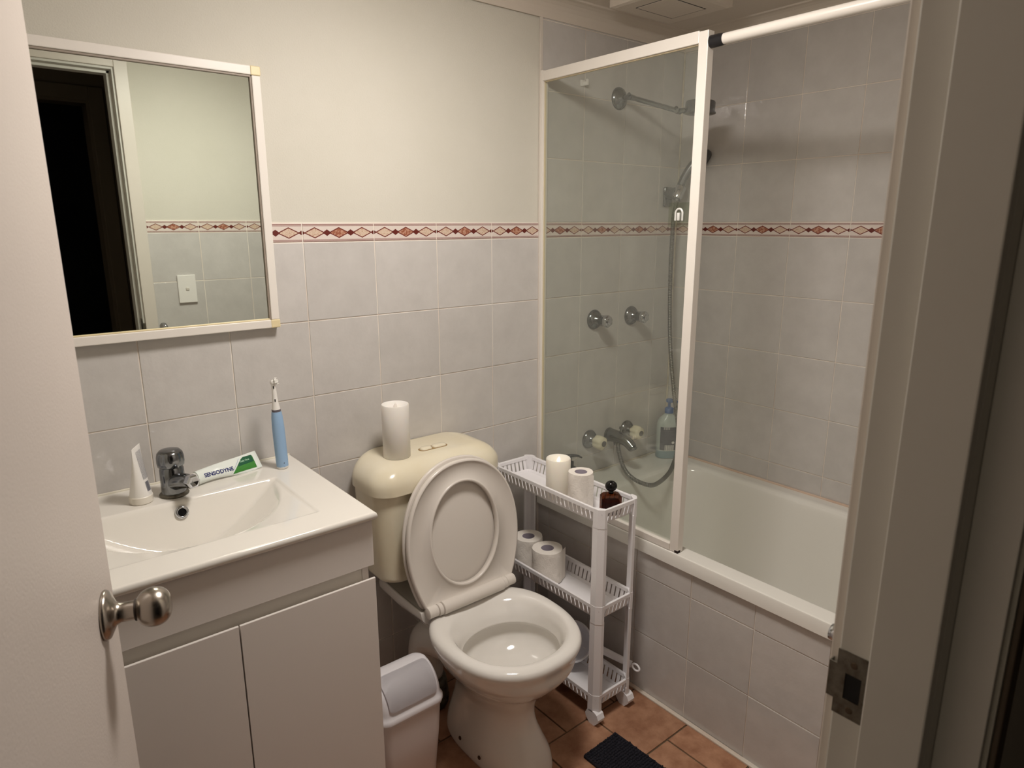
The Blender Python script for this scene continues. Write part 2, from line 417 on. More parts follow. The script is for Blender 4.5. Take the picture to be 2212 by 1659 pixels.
# strike plate: ring with a pocket, two screws and a curved lip
bm = bmesh.new()
xo = JX-.0012; ya, yb2, za, zb2 = -1.4705, -1.4405, .984, 1.052
yi0, yi1, zi0, zi1 = -1.464, -1.449, 1.003, 1.030
for lo, hi in (((ya, za), (yb2, zi0)), ((ya, zi1), (yb2, zb2)), ((ya, zi0), (yi0, zi1)), ((yi1, zi0), (yb2, zi1))):
    box(bm, (xo, lo[0], lo[1]), (JX+.0005, hi[0], hi[1]))
box(bm, (xo, -1.4405, .999), (xo+.0012, -1.4335, 1.036)); box(bm, (xo+.0006, -1.4345, .999), (xo+.009, -1.433, 1.036), r=.0006)
sp = obj('strike_plate', bm, STEEL, df, label='worn steel strike plate')
obj('pocket', B((JX-.0003, yi0, zi0), (JX+.0004, yi1, zi1)), BLACK, sp)  # thin black slab paints the shade of the pocket's depth
for z in (.993, 1.041):
    obj('screw', L([(0, .0012), (.0028, .001), (.0036, 0)], 14, frame_to((JX-.0011, -1.456, z), (-1, 0, 0))), mat('screw_steel', (96, 84, 70), .4, metal=.9), sp)

# door leaf, open about seventy degrees
dirv = Vector((.307, .952, 0)).normalized(); P0 = Vector((-2.099, -.7546, 0)); hinge = P0-dirv*.722
ang = math.atan2(dirv.y, dirv.x)
dr = bpy.data.objects.new('door_1', bpy.data.meshes.new('door_1')); 
bm = B((0, 0, .012), (.722, .035, 1.99), r=.0018); bm.to_mesh(dr.data); bm.free(); dr.data.materials.append(DOORP)
col.objects.link(dr); dr.location = hinge; dr.rotation_euler = (0, 0, ang); dr['kind'] = 'structure'; dr['label'] = 'open pinkish white flush door at the left edge'
KX, KZ = .722-.060, .986
prof = [(.0, 0), (.029, 0), (.030, .002), (.028, .006), (.020, .010), (.014, .013), (.0115, .018), (.0115, .032), (.0125, .034)]
kn = obj('door_handle', L(prof, 48, frame_to((KX, 0, KZ), (0, -1, 0))), NICKEL, dr, smooth=True, label='satin nickel ball knob with round rose')
prof = [(.012, .034)]+[(.0238*max(0, math.sin(t))**.75, .0535-.0200*math.cos(t)) for t in [PI*(.17+.83*i/22) for i in range(23)]]
obj('knob_ball', L(prof, 48, frame_to((KX, 0, KZ), (0, -1, 0)), cap0=False), NICKEL, kn, smooth=True)
obj('knob_seam', L([(.0128, .033), (.0135, .034), (.0128, .0352)], 32, frame_to((KX, 0, KZ), (0, -1, 0))), GAP, kn, smooth=True)
prof2 = [(r, z) for r, z in prof]
k2 = obj('door_handle', L([(.0, 0), (.029, 0), (.028, .006), (.0115, .018), (.0115, .034)]+prof2, 32, frame_to((KX, .035, KZ), (0, 1, 0))), NICKEL, dr, smooth=True)
obj('latch_face', B((.7215, .006, KZ-.028), (.7228, .029, KZ+.028), r=.0005), NICKEL, dr)
for z in (.25, 1.75):
    obj('hinge', L([(.006, -.045), (.006, .045)], 14, Matrix.Translation((-.002, .002, z))), NICKEL, dr, smooth=True)

# hallway beyond, seen dark in the mirror
bm = bmesh.new(); HY = -2.42
box(bm, (-1.50, HY-.1, 0), (-.6, HY, 2.35)); box(bm, (-3.6, HY-.1, 0), (-2.34, HY, 2.35)); box(bm, (-2.34, HY-.1, 2.03), (-1.50, HY, 2.35))
box(bm, (-.7, HY, 0), (-.6, YDH, 2.35)); box(bm, (-3.6, HY, 0), (-3.5, YDH, 2.35)); box(bm, (-3.6, YDH, 0), (XL-.1, YDH+.02, 2.35))
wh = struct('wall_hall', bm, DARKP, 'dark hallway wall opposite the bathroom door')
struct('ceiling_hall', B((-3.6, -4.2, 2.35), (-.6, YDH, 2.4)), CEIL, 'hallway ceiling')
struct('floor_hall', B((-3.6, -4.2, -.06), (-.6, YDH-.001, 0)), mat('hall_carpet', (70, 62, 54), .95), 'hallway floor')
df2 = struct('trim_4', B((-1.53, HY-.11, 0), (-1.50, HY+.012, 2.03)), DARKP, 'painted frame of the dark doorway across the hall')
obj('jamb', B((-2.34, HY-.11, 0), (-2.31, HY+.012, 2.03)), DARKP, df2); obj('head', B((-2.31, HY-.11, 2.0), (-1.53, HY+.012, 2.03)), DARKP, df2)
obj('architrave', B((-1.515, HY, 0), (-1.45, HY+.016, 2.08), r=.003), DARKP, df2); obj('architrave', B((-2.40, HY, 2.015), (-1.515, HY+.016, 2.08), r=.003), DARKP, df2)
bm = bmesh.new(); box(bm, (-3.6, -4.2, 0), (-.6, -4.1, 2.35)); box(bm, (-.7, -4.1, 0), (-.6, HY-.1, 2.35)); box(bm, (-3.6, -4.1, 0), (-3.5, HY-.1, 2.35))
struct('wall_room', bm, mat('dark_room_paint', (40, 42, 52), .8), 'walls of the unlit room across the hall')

hl = bpy.data.lights.new('hall_fill', 'AREA'); hl.shape = 'DISK'; hl.size = .25; hl.energy = 2.5; hl.color = (1, .84, .66)  # unseen fill light added to brighten the dark hallway
hlo = bpy.data.objects.new('hall_fill', hl); col.objects.link(hlo); hlo.location = (-3.1, -1.95, 2.33)
# ------------------------------------------------------------------ ceiling things
cl = thing('ceiling_light', (LAMP_XY[0], LAMP_XY[1], CEILZ), 'round white flush ceiling light in the middle of the bathroom ceiling', 'light')
obj('rim', L([(.165, 0), (.165, -.028), (.160, -.032), (.149, -.032), (.147, -.028), (.147, -.004), (.16, 0)], 64, cap0=False, cap1=False), WPL, cl, smooth=True, angle=40)
LM = bpy.data.materials.new('lit_diffuser'); LM.use_nodes = True; nt = LM.node_tree; nt.nodes.clear()
o_ = nt.nodes.new('ShaderNodeOutputMaterial'); e_ = nt.nodes.new('ShaderNodeEmission'); e_.inputs[0].default_value = LAMP_COL+(1,); e_.inputs[1].default_value = LAMP_POWER
nt.links.new(e_.outputs[0], o_.inputs[0])
obj('diffuser', L([(.150*math.cos(t), -.030-.040*math.sin(t)) for t in [PI/2*i/12 for i in range(13)]], 48, cap0=False), LM, cl)

vt = thing('ceiling_vent', (-.38, -.27, CEILZ), 'square white vent cover on the ceiling above the shower', 'vent')
bm = bmesh.new()
x0, x1, y0v, y1v, zt = -.53, -.245, -.355, -.115, 2.082
rs = [[Vector(p) for p in ((x0, y0v, CEILZ), (x1, y0v, CEILZ), (x1, y1v, CEILZ), (x0, y1v, CEILZ))]]
for ins, z in ((0, zt), (.012, zt-.003), (.055, zt-.003), (.058, zt+.002), (.0585, zt+.008)):
    rs.append([Vector((x0+ins, y0v+ins, z)), Vector((x1-ins, y0v+ins, z)), Vector((x1-ins, y1v-ins, z)), Vector((x0+ins, y1v-ins, z))])
rings(bm, rs)
obj('frame', bm, CEIL, vt, off=(-.38, -.27, CEILZ))
obj('gap_shade', B((x0+.0545, y0v+.0545, zt-.0032), (x1-.0545, y1v-.0545, zt+.002)), BLACK, vt, off=(-.38, -.27, CEILZ))  # black block set nearly flush, standing in for the shade in the gap
obj('cover_panel', B((x0+.0585, y0v+.0585, zt-.0042), (x1-.0585, y1v-.0585, zt+.001), r=.001), CEIL, vt, off=(-.38, -.27, CEILZ))

# ------------------------------------------------------------------ mirror
mi = thing('mirror', (-1.889, 0, 1.192), 'square wall mirror in a white frame above the basin', 'mirror', rot=(math.radians(.22), 0, math.radians(.58)))
mw, mh, fw, mt = .603, .600, .020, .020
def mb(lo, hi, r=.002): return B(lo, hi, r=r)
hx = mw/2
obj('frame_bar', mb((-hx, -mt, 0), (-hx+fw, -.001, mh)), ENAMEL, mi); obj('frame_bar', mb((hx-fw, -mt, fw), (hx, -.001, mh-fw)), ENAMEL, mi)
for z0, z1 in ((0, fw), (mh-fw, mh)):
    obj('frame_bar', mb((-hx+fw, -mt, z0), (hx-fw, -.001, z1)), ENAMEL, mi)
    for s in (1,):
        c = obj('corner_cap', mb((hx-fw-.002, -mt-.0012, z0), (hx+.001, -.001, z1)), YCORN, mi, label='yellowed plastic corner cap')
obj('inner_bead', mb((-hx+fw, -mt+.003, mh-fw-.0045), (hx-fw, -.004, mh-fw), r=.001), mat('grey_bead', (150, 138, 126), .5), mi)
obj('inner_bead', mb((-hx+fw, -mt+.003, fw), (hx-fw, -.004, fw+.003), r=.001), YCORN, mi)
obj('inner_bead', mb((hx-fw-.004, -mt+.003, fw), (hx-fw, -.004, mh-fw), r=.001), mat('grey_bead', (150, 138, 126), .5), mi)
obj('glass', B((-hx+fw-.002, -.012, fw-.002), (hx-fw+.002, -.005, mh-fw+.002)), MIRR, mi)
mi.location = (-1.889, -.006, 1.192)

# light switch on the door wall
sw = thing('light_switch', (-1.417, YD, 1.165), 'white rocker light switch on the tiled door wall, seen in the mirror', 'switch')
obj('plate', B((-.036, 0, -.058), (.036, .009, .058), r=.002), WPL, sw)
obj('rocker', B((-.007, .008, -.006), (.007, .012, .006), r=.002), mat('switch_grey', (206, 200, 190), .3), sw)
ho = thing('wall_hook', (-1.525, YD, 1.017), 'small chrome peg on the door wall, just left of the jamb', 'hook')
obj('peg', L([(.014, 0), (.014, .003), (.006, .006), (.005, .026), (.0085, .029), (.0095, .034), (.0085, .040), (0, .0415)], 28, frame_to((0, 0, 0), (0, 1, 0))), CHROME, ho, smooth=True)

# ------------------------------------------------------------------ vanity
VX0, VX1, VY, VZ = -2.185, -1.5795, -.476, .850
OV = (-1.885, 0, 0)
va = thing('vanity_cabinet', OV, 'white two-door vanity cabinet under the basin', 'cabinet')
def vb(name, lo, hi, m=VAN, r=.0012, par=va, **k): return obj(name, B(lo, hi, r=r), m, par, off=OV if par is va else None, **k)
vb('side_panel', (-2.178, -.445, .0), (-2.162, -.004, .831)); vb('side_panel', (-1.6075, -.445, .0), (-1.592, -.004, .831))
vb('frieze_board', (-2.178, -.462, .724), (-1.586, -.444, .832))
vb('finger_rail', (-2.162, -.4438, .66), (-1.6075, -.430, .760), mat('rail_grey', (216, 210, 200), .4))
vb('base_board', (-2.162, -.430, .0), (-1.6075, -.415, .07))
vb('back_rail', (-2.162, -.02, .70), (-1.6075, -.004, .82))
for xa, xb in ((-1.8765, -1.592), (-2.176, -1.8795)):              # door with a bevelled finger-pull top edge
    bm = bmesh.new(); pr = [(-.476, .03), (-.476, .7010), (-.4752, .702), (-.4712, .702), (-.458, .686), (-.458, .03)]
    rings(bm, [[Vector((x, y, z)) for y, z in pr] for x in (xa, xb)], cap0=True, cap1=True)
    obj('door', bm, VAN, va, off=OV)
# basin top: one height field with the bowl pressed in
bs = thing('basin', OV, 'white ceramic vanity basin with a wide shallow bowl', 'basin')
ox0, ox1, oy0, oy1 = -2.088, -1.672, -.396, -.142
def basin_z(x, y):
    z = VZ
    e = min(x-VX0, VX1-x, y-VY, 10)
    if e < .006: z -= .006-math.sqrt(max(0, .006**2-(.006-max(e, 0))**2))
    dx = min(x-ox0, ox1-x); dyb = oy1-y; dyf = y-oy0
    d = min(dx, dyb, dyf)
    if d > 0:
        r2 = ((x+1.887)/.207)**2+((y+.142)/.238)**2
        slope = .003+min(dx*.20, .04)*min(1, dyf*7)
        dep = slope+.068*max(0, 1-r2)**1.05
        for lim in (dyb*2.2+.0005, dx*1.6+.001, dyf*1.1+.001):
            q = max(.008-abs(dep-lim), 0)/.008; dep = max(0, min(dep, lim)-q*q*.002)
        k = .0015; z -= dep if dep > k*2 else dep*dep/(k*4)+dep*.5
        # rounded upper lip
    return z
xs = sorted(set([VX0+.0015*i for i in range(6)]+[VX1-.0015*i for i in range(6)]+[lerp(VX0+.009, VX1-.009, i/170) for i in range(171)]))
ys = sorted(set([VY+.0015*i for i in range(6)]+[lerp(VY+.009, -.004, i/130) for i in range(131)]))
bm = bmesh.new(); G = [[bm.verts.new((x, y, basin_z(x, y))) for y in ys] for x in xs]
for i in range(len(xs)-1):
    for j in range(len(ys)-1): bm.faces.new((G[i][j], G[i+1][j], G[i+1][j+1], G[i][j+1]))
edge = [G[i][0] for i in range(len(xs))]+[G[-1][j] for j in range(1, len(ys))]+[G[i][-1] for i in range(len(xs)-2, -1, -1)]+[G[0][j] for j in range(len(ys)-2, 0, -1)]
low = []
for zz, ins in ((.838, 0), (.8335, .004)):
    low.append([bm.verts.new((min(max(v.co.x, VX0+ins), VX1-ins), max(v.co.y, VY+ins), zz)) for v in edge])
prev = edge
for rr in low:
    for i in range(len(rr)):
        j = (i+1) % len(rr); bm.faces.new((prev[i], prev[j], rr[j], rr[i]))
    prev = rr
obj('basin_top', bm, CERAM, bs, smooth=True, off=OV, angle=60)
obj('silicone_bead', B((VX0, -.006, VZ-.006), (VX1-.004, -.0005, VZ+.004), r=.002), mat('old_silicone', (222, 216, 200), .5), bs, off=OV)
oc = Vector((-1.887, -.1555, .826)); on = Vector((0, -.93, .37))
fo = frame_to(oc, on)
og = obj('overflow_ring', L([(.0085, .001), (.0085, .0035), (.0105, .0045), (.0135, .0035), (.0145, 0), (.0145, -.003)], 36, fo, cap0=False, cap1=False), CHROME, bs, smooth=True, off=OV)
obj('overflow_hole', L([(0, .0008), (.009, .0008)], 28, fo), BLACK, bs, off=OV)
obj('drain', L([(0, .003), (.016, .0025), (.021, .001), (.022, -.001)], 32, Matrix.Translation((-1.887, -.245, basin_z(-1.887, -.245)+.001))), CHROME, bs, smooth=True, off=OV)

# tap
TP = (-1.886, -.098, VZ)
tp = thing('basin_tap', TP, 'chrome pillar basin tap with a chunky domed top', 'tap', rot=(0, 0, math.radians(7)))
obj('base_flange', L([(.0300, 0), (.0310, .003), (.0285, .006), (.0255, .008)], 40), STEEL, tp, smooth=True)
obj('body', L([(.0255, .004), (.0255, .03), (.0250, .062), (.022, .067), (0, .068)], 40), CHROMED, tp, smooth=True, angle=50)
pth = catmull([(0, -.004, .030), (.004, -.028, .038), (.009, -.052, .0435), (.013, -.068, .0445)], 8)
bm = bmesh.new()
sweep(bm, [Vector(p) for p in pth], lambda t, i: lerp(.0205, .0140, t), 24)
obj('spout', bm, CHROMED, tp, smooth=True, angle=60)
obj('nozzle', L([(.0148, -.003), (.0162, 0), (.0162, .012), (.0135, .016), (.0105, .016), (0, .012)], 6, frame_to((.013, -.066, .0455), (.22, -1, .04))), CHROME, tp, smooth=False)
bm = bmesh.new()
hp = [(.020, .066), (.027, .069), (.0285, .078), (.0282, .090), (.026, .099), (.021, .1045), (.012, .106), (0, .1065)]
rs = []
for r, z in hp:
    ring = []
    for i in range(64):
        a = 2*PI*i/64; q = 1-.085*(.5+.5*math.cos(a*4))**3*(1 if .068 < z < .104 else .3)
        ring.append(Vector((r*q*math.cos(a+.6), r*q*math.sin(a+.6), z)))
    rs.append(ring)
rings(bm, rs); bmesh.ops.remove_doubles(bm, verts=bm.verts, dist=1e-5)
hd = obj('handle', bm, CHROMED, tp, smooth=True)
obj('index_button', L([(0, .0015), (.0035, .001), (.004, 0)], 16, frame_to((-.008, -.0262, .084), (-.25, -1, .1))), BLACKM, hd)

# squeezed cream tube standing on its cap
ct = thing('cream_tube', (-1.953, -.100, VZ), 'white squeeze tube standing on its cap left of the tap', 'tube', rot=(0, 0, math.radians(-29.1)))
obj('cap', L([(.0215, 0), (.0235, .002), (.0238, .016), (.0225, .0175), (0, .0176)], 40), mat('tube_cap', (222, 216, 204), .35), ct, smooth=True, angle=40)
def tube_pt(a, h, H=.110, r0=.0225, w1=.024):
    t = h/H; rx = lerp(r0, .001, t); ry = lerp(r0, w1, t)
    rx = max(rx, .0012); return Vector((rx*math.cos(a), ry*math.sin(a)*1.0, .0175+h))+Vector((.003*t, -.001*t, 0))
bm = bmesh.new(); rings(bm, [[tube_pt(2*PI*i/40, .110*k/24) for i in range(40)] for k in range(25)], cap1=True)
tb = obj('tube_body', bm, WPL, ct, smooth=True, angle=60)
def patch_on(fn, a0, a1, h0, h1, eps=.0004, k=3):
    V = [];
    for i in range(k+1):
        a = lerp(a0, a1, i/k)
        for h in (h0, h1):
            p = fn(a, h); c = fn(a+PI, h); n = (p-Vector(((p.x+c.x)/2, (p.y+c.y)/2, p.z))); n.normalize(); V.append(p+n*eps)
    return V
bm = bmesh.new(); rnd = random.Random(3)
for k in range(30):                                                # text lines, kept illegible as in the photograph
    h = .038+k*.0021; a = -.55
    while a < .62:
        l = rnd.uniform(.04, .16); V = [bm.verts.new(v) for v in patch_on(tube_pt, a, min(a+l, .66), h, h+.0011)]
        for i in range(3): bm.faces.new((V[2*i], V[2*i+1], V[2*i+3], V[2*i+2]))
        a += l+rnd.uniform(.03, .07)
x = -.45
while x < .18:                                                   # barcode
    l = rnd.choice((.012, .02, .03)); V = [bm.verts.new(v) for v in patch_on(tube_pt, x, x+l, .010, .032)]
    for i in range(3): bm.faces.new((V[2*i], V[2*i+1], V[2*i+3], V[2*i+2]))
    x += l+rnd.choice((.012, .02))
obj('small_print', bm, PRINTG, ct, label='grey small print and barcode')

# toothpaste tube, lying tilted against the wall
pa = Vector((-1.832, -.074, VZ+.0168)); pb = Vector((-1.676, -.040, VZ+.0205))
ax = (pb-pa).normalized(); TL = (pb-pa).length
fn_ = Vector((.0, -.80, .60)); fn_ = (fn_-ax*fn_.dot(ax)).normalized(); upv = ax.cross(fn_)*-1
if upv.z < 0: upv = -upv
MP = Matrix((ax, upv, fn_)).transposed().to_4x4(); MP.translation = pa
tpn = thing('toothpaste_tube', pa, 'white and green toothpaste tube lying between tap and electric toothbrush', 'toothpaste')
tpn.matrix_world = MP
def tst(s):                                                        # half height, half thickness
    t = s/TL
    return lerp(.0165, .0235, min(1, t*1.1))*(1-.06*math.sin(t*7)), max(.0007, lerp(.0150, .0008, t**1.3)*(1-.25*math.exp(-((t-.22)/.12)**2)))
def tube_sec(a, s):
    h, t = tst(s); return Vector((s, h*math.cos(a)+.002*math.sin(s*40), t*math.sin(a)))
bm = bmesh.new(); rings(bm, [[tube_sec(2*PI*i/32, TL*k/30) for i in range(32)] for k in range(31)], cap0=True, cap1=True)
obj('tube_body', bm, mat('toothpaste_plastic', (226, 232, 226), .25), tpn, smooth=True, angle=50)
obj('cap', L([(.0125, -.020), (.0135, -.018), (.0138, -.002), (.012, 0)], 28, Matrix.Rotation(PI/2, 4, 'Y')), WPL, tpn, smooth=True, angle=40)
def surf(s, v, eps=.0005):
    h, t = tst(s); v0 = .002*math.sin(s*40); q = max(-.98, min(.98, (v-v0)/h)); return Vector((s, v, t*math.sqrt(1-q*q)+eps))
def on_tube_text(txt, s0, v0, size, m, name, eps=.0005):
    cu = bpy.data.curves.new('lettering', 'FONT'); cu.body = txt; cu.size = size; cu.resolution_u = 3; cu.offset = size*.03
    to = bpy.data.objects.new('lettering', cu); col.objects.link(to)
    dg = bpy.context.evaluated_depsgraph_get(); me = bpy.data.meshes.new_from_object(to.evaluated_get(dg)); bpy.data.objects.remove(to)
    b = bmesh.new(); b.from_mesh(me); bmesh.ops.triangulate(b, faces=b.faces)
    bmesh.ops.subdivide_edges(b, edges=[e for e in b.edges if e.calc_length() > size*.4], cuts=2)
    for v in b.verts: v.co = surf(s0+v.co.x, v0+v.co.y+.0015*math.sin((s0+v.co.x)*60), eps)
    obj(name, b, m, tpn)
on_tube_text('SENSODYNE', .014, -.009, .0128, NAVY, 'lettering')
def strip(name, pts_lo, pts_hi, m, eps=.0005):
    b = bmesh.new(); n = 14; A = []; 
    for i in range(n+1):
        t = i/n; lo = Vector(pts_lo(t)); hi = Vector(pts_hi(t)); rowv = []
        for j in range(6):
            q = lo.lerp(hi, j/5); rowv.append(b.verts.new(surf(q.x, q.y, eps)))
        A.append(rowv)
    for i in range(n):
        for j in range(5): b.faces.new((A[i][j], A[i+1][j], A[i+1][j+1], A[i][j+1]))
    return obj(name, b, m, tpn)
def clampv(s, v):
    h, t = tst(s); return max(-h*.93, min(h*.93, v))
strip('green_panel', lambda t: (.082+.064*t, clampv(.09, -.0195), 0), lambda t: (.082+.064*t, min(.013, -.019+.060*t), 0), GREEN)
strip('dark_green_panel', lambda t: (.100+.044*t, -.006+.003*t, 0), lambda t: (.100+.044*t, -.002+.017*min(1, t*2.2), 0), GREEND, .0008)
strip('blue_swoosh', lambda t: (.076+.032*t, -.0175+.030*t**1.2, 0), lambda t: (.079+.032*t, -.0155+.0305*t**1.2, 0), mat('blue_print', (50, 84, 160), .4), .0008)
on_tube_text('Daily Care', .109, .002, .0058, mat('pale_print', (170, 214, 180), .4), 'lettering', .0013)

# electric toothbrush
eb = thing('electric_toothbrush', (-1.634, -.088, VZ), 'pale blue electric toothbrush standing upright on the basin ledge', 'toothbrush', rot=(0, math.radians(-1.6), 0))
obj('foot', L([(.0115, 0), (.0135, .0015), (.0143, .006), (.0143, .008)], 32), WPL, eb, smooth=True)
obj('handle', L([(.0143, .006), (.0146, .03), (.0148, .07), (.0146, .105), (.0135, .132), (.0115, .147), (0, .147)], 40), BLUE, eb, smooth=True, angle=60)
obj('collar', L([(.0108, .147), (.0108, .1525), (0, .1525)], 32), mat('grey_collar', (98, 92, 98), .4), eb, smooth=True, angle=50)
nk = obj('neck', L([(.0100, .1525), (.0088, .160), (.0068, .172), (.0058, .190), (.0050, .215), (0, .216)], 28), WPL, eb, smooth=True, angle=60)
hd = obj('brush_head', L([(0, -.005), (.0060, -.0045), (.0066, 0), (.0060, .0045), (.0052, .005), (0, .0052)], 24, frame_to((0, 0, .220), (.55, -.65, .25))), WPL, eb, smooth=True)
bm = bmesh.new(); rnd = random.Random(5)
D0 = Vector((.55, -.65, .30)).normalized(); X0 = D0.orthogonal().normalized(); Y0 = D0.cross(X0)
for k in range(46):
    a = rnd.uniform(0, 2*PI); r = math.sqrt(rnd.random())*.0055
    b0 = Vector((0, 0, .220))+X0*r*math.cos(a)+Y0*r*math.sin(a)+D0*.004
    tip = b0+D0*.0065+(X0*math.cos(a)+Y0*math.sin(a))*rnd.uniform(.0, .0035)+Vector((rnd.uniform(-.0015, .0015), 0, rnd.uniform(0, .002)))
    sweep(bm, [b0, (b0+tip)/2, tip], .0009, 5)
obj('bristles', bm, mat('bristle_white', (236, 234, 228), .6), eb, smooth=True, kind='stuff')
for z, h in ((.176, .0065), (.2085-.0, .0065)):
    rr = .0062 if z < .19 else .0052
    obj('mark', B((-.0013-.002, -rr-.0008, z-h/2), (.0013-.002, -rr+.0015, z+h/2), r=.0004), BLACKM, nk)
obj('mark', B((-.0012, -.0151, .016), (.0012, -.0140, .0175), r=.0003), BLACKM, eb)

# ------------------------------------------------------------------ toilet
TX = -1.197
OT = (TX, -.40, 0)
to = thing('toilet', OT, 'white floor-standing toilet with the seat and lid raised', 'toilet')
NA = 96
keys = [  # z, cx, a, yb, yf, e, bf : outside from the floor up
 (.000, TX+.006, .098, -.200, -.570, 2.6, .45), (.012, TX+.006, .100, -.198, -.572, 2.6, .45), (.045, TX+.006, .095, -.202, -.564, 2.6, .45), (.085, TX+.004, .083, -.212, -.546, 2.5, .45),
 (.125, TX+.003, .073, -.222, -.528, 2.4, .45), (.165, TX+.002, .072, -.228, -.520, 2.3, .45), (.205, TX, .083, -.230, -.528, 2.2, .45),
 (.245, TX, .108, -.222, -.550, 2.2, .45), (.285, TX, .142, -.226, -.593, 2.2, .45), (.325, TX, .166, -.228, -.622, 2.25, .45),
 (.355, TX, .180, -.230, -.624, 2.3, .45), (.378, TX, .1865, -.228, -.632, 2.35, .45), (.392, TX, .1835, -.230, -.629, 2.35, .45), (.3990, TX, .173, -.240, -.618, 2.3, .45),
 (.3995, TX, .160, -.262, -.605, 2.25, .47), (.3935, TX, .149, -.286, -.593, 2.2, .5), (.378, TX, .141, -.306, -.584, 2.15, .5), (.360, TX, .1365, -.322, -.578, 2.1, .5), (.340, TX, .1340, -.332, -.574, 2.05, .5)]
rk = keyspline(keys, 110)
R1 = [egg(c, a, yb, yf, z, e, bf, NA) for z, c, a, yb, yf, e, bf in rk]
keys2 = [(.336, TX, .1350, -.331, -.576, 2.05, .5), (.333, TX, .1420, -.322, -.584, 2.05, .5), (.318, TX, .1450, -.315, -.588, 2.1, .5), (.286, TX, .136, -.322, -.582, 2.1, .5),
         (.262, TX, .105, -.345, -.560, 2.1, .5), (.252, TX, .075, -.37, -.53, 2.0, .5), (.249, TX, .03, -.42, -.48, 2.0, .5), (.2488, TX, .004, -.448, -.452, 2.0, .5)]
R2 = [egg(c, a, yb, yf, z, e, bf, NA) for z, c, a, yb, yf, e, bf in keyspline(keys2, 40)]
bm = bmesh.new(); rings(bm, R1+R2, cap1=True)
obj('bowl', bm, CERAM2, to, smooth=True, off=OT)
# shelf that carries the cistern, blending back to the wall
sk = [(.415, .150, .150, -.02, -.262), (.4185, .157, .158, -.02, -.262), (.412, .160, .160, -.018, -.264), (.385, .158, .150, -.018, -.262), (.350, .130, .110, -.02, -.262), (.315, .095, .08, -.05, -.262), (.27, .075, .065, -.10, -.26)]
bm = bmesh.new(); rs = []
for z, wb_, wf_, yb, yf in keyspline([(k[0], k[1], k[2], k[3], k[4]) for k in sk], 36):
    rs.append([Vector((TX+x, y, z)) for x, y in ((-wf_, yf), (0, yf), (wf_, yf), (wb_*1.0, lerp(yf, yb, .5)), (wb_*.97, yb+.0-.004), (wb_*.9, yb), (0, yb), (-wb_*.9, yb), (-wb_*.97, yb-.004), (-wb_*1.0, lerp(yf, yb, .5)))])
rings(bm, rs, cap0=True, cap1=True)
obj('cistern_shelf', bm, CERAM2, to, smooth=True, off=OT, angle=50)
# S trap outlet with collar behind the pedestal
bm = bmesh.new()
sweep(bm, catmull([(TX-.01, -.30, .24), (TX-.04, -.20, .255), (TX-.055, -.135, .235), (TX-.058, -.112, .17), (TX-.058, -.110, .10)], 8), lambda t, i: lerp(.062, .052, t), 28)
obj('trap', bm, CERAM2, to, smooth=True, off=OT)
obj('collar', L([(.055, .0), (.066, .004), (.068, .02), (.061, .028), (.066, .036), (.064, .05), (.058, .058), (.063, .066), (.060, .084), (.050, .09)], 36, Matrix.Translation((TX-.058, -.110, 0))), RUBBER, to, smooth=True, off=OT, label='stained grey rubber outlet collar')
for y, z in ((-.342, .040), (-.432, .038)):
    x = TX-.0955+.001
    obj('fixing_hole', L([(0, .0015), (.004, .0015), (.0058, 0)], 18, frame_to((x-.0015, y, z), (-1, -.12, .25))), mat('rust_brown', (66, 42, 26), .6), to, off=OT)
# lid and seat, hinged up; local frame in the raised plane
hinge_p = Vector((TX, -.258, .418)); tilt = math.radians(6.5)
updir = Vector((0, math.sin(tilt), math.cos(tilt))); outd = Vector((0, -math.cos(tilt), math.sin(tilt)))
def outline(hh, ww, wb, n=80, h0=0.0, e=2.15):
    pts = []; hm = hh*.42
    for i in range(n+1):                                         # upper half ellipse, right to left
        t = PI*i/n; pts.append((ww*math.copysign(abs(math.cos(t))**(2/e), math.cos(t)), hm+(hh-hm)*abs(math.sin(t))**(2/e)))
    m_ = 16
    left = [(-lerp(ww, wb, (k/m_)**1.9), lerp(hm, h0, k/m_)) for k in range(1, m_+1)]
    right = [(-x, h) for x, h in reversed(left)]
    P_ = pts+left+right+[(wb*(1-2*k/24)*-1, h0) for k in range(1, 24)]
    c = Vector((0, hh*.47)); P_ = sorted(P_, key=lambda q: math.atan2(q[1]-c.y, q[0]-c.x)); O = []; N_ = 128
    A_ = [math.atan2(q[1]-c.y, q[0]-c.x) for q in P_]; R_l = [math.hypot(q[1]-c.y, q[0]-c.x) for q in P_]
    A_ = [A_[-1]-2*PI]+A_+[A_[0]+2*PI]; R_l = [R_l[-1]]+R_l+[R_l[0]]; j = 0
    for i in range(N_):
        a = -PI+2*PI*(i+.5)/N_
        j = max(k for k in range(len(A_)) if A_[k] <= a); j = min(j, len(A_)-2)
        t = (a-A_[j])/max(1e-9, A_[j+1]-A_[j]); r = lerp(R_l[j], R_l[j+1], t); O.append((c.x+r*math.cos(a), c.y+r*math.sin(a)))
    return O
def inplane(x, h, d): return hinge_p+Vector((1, 0, 0))*x+updir*h+outd*d
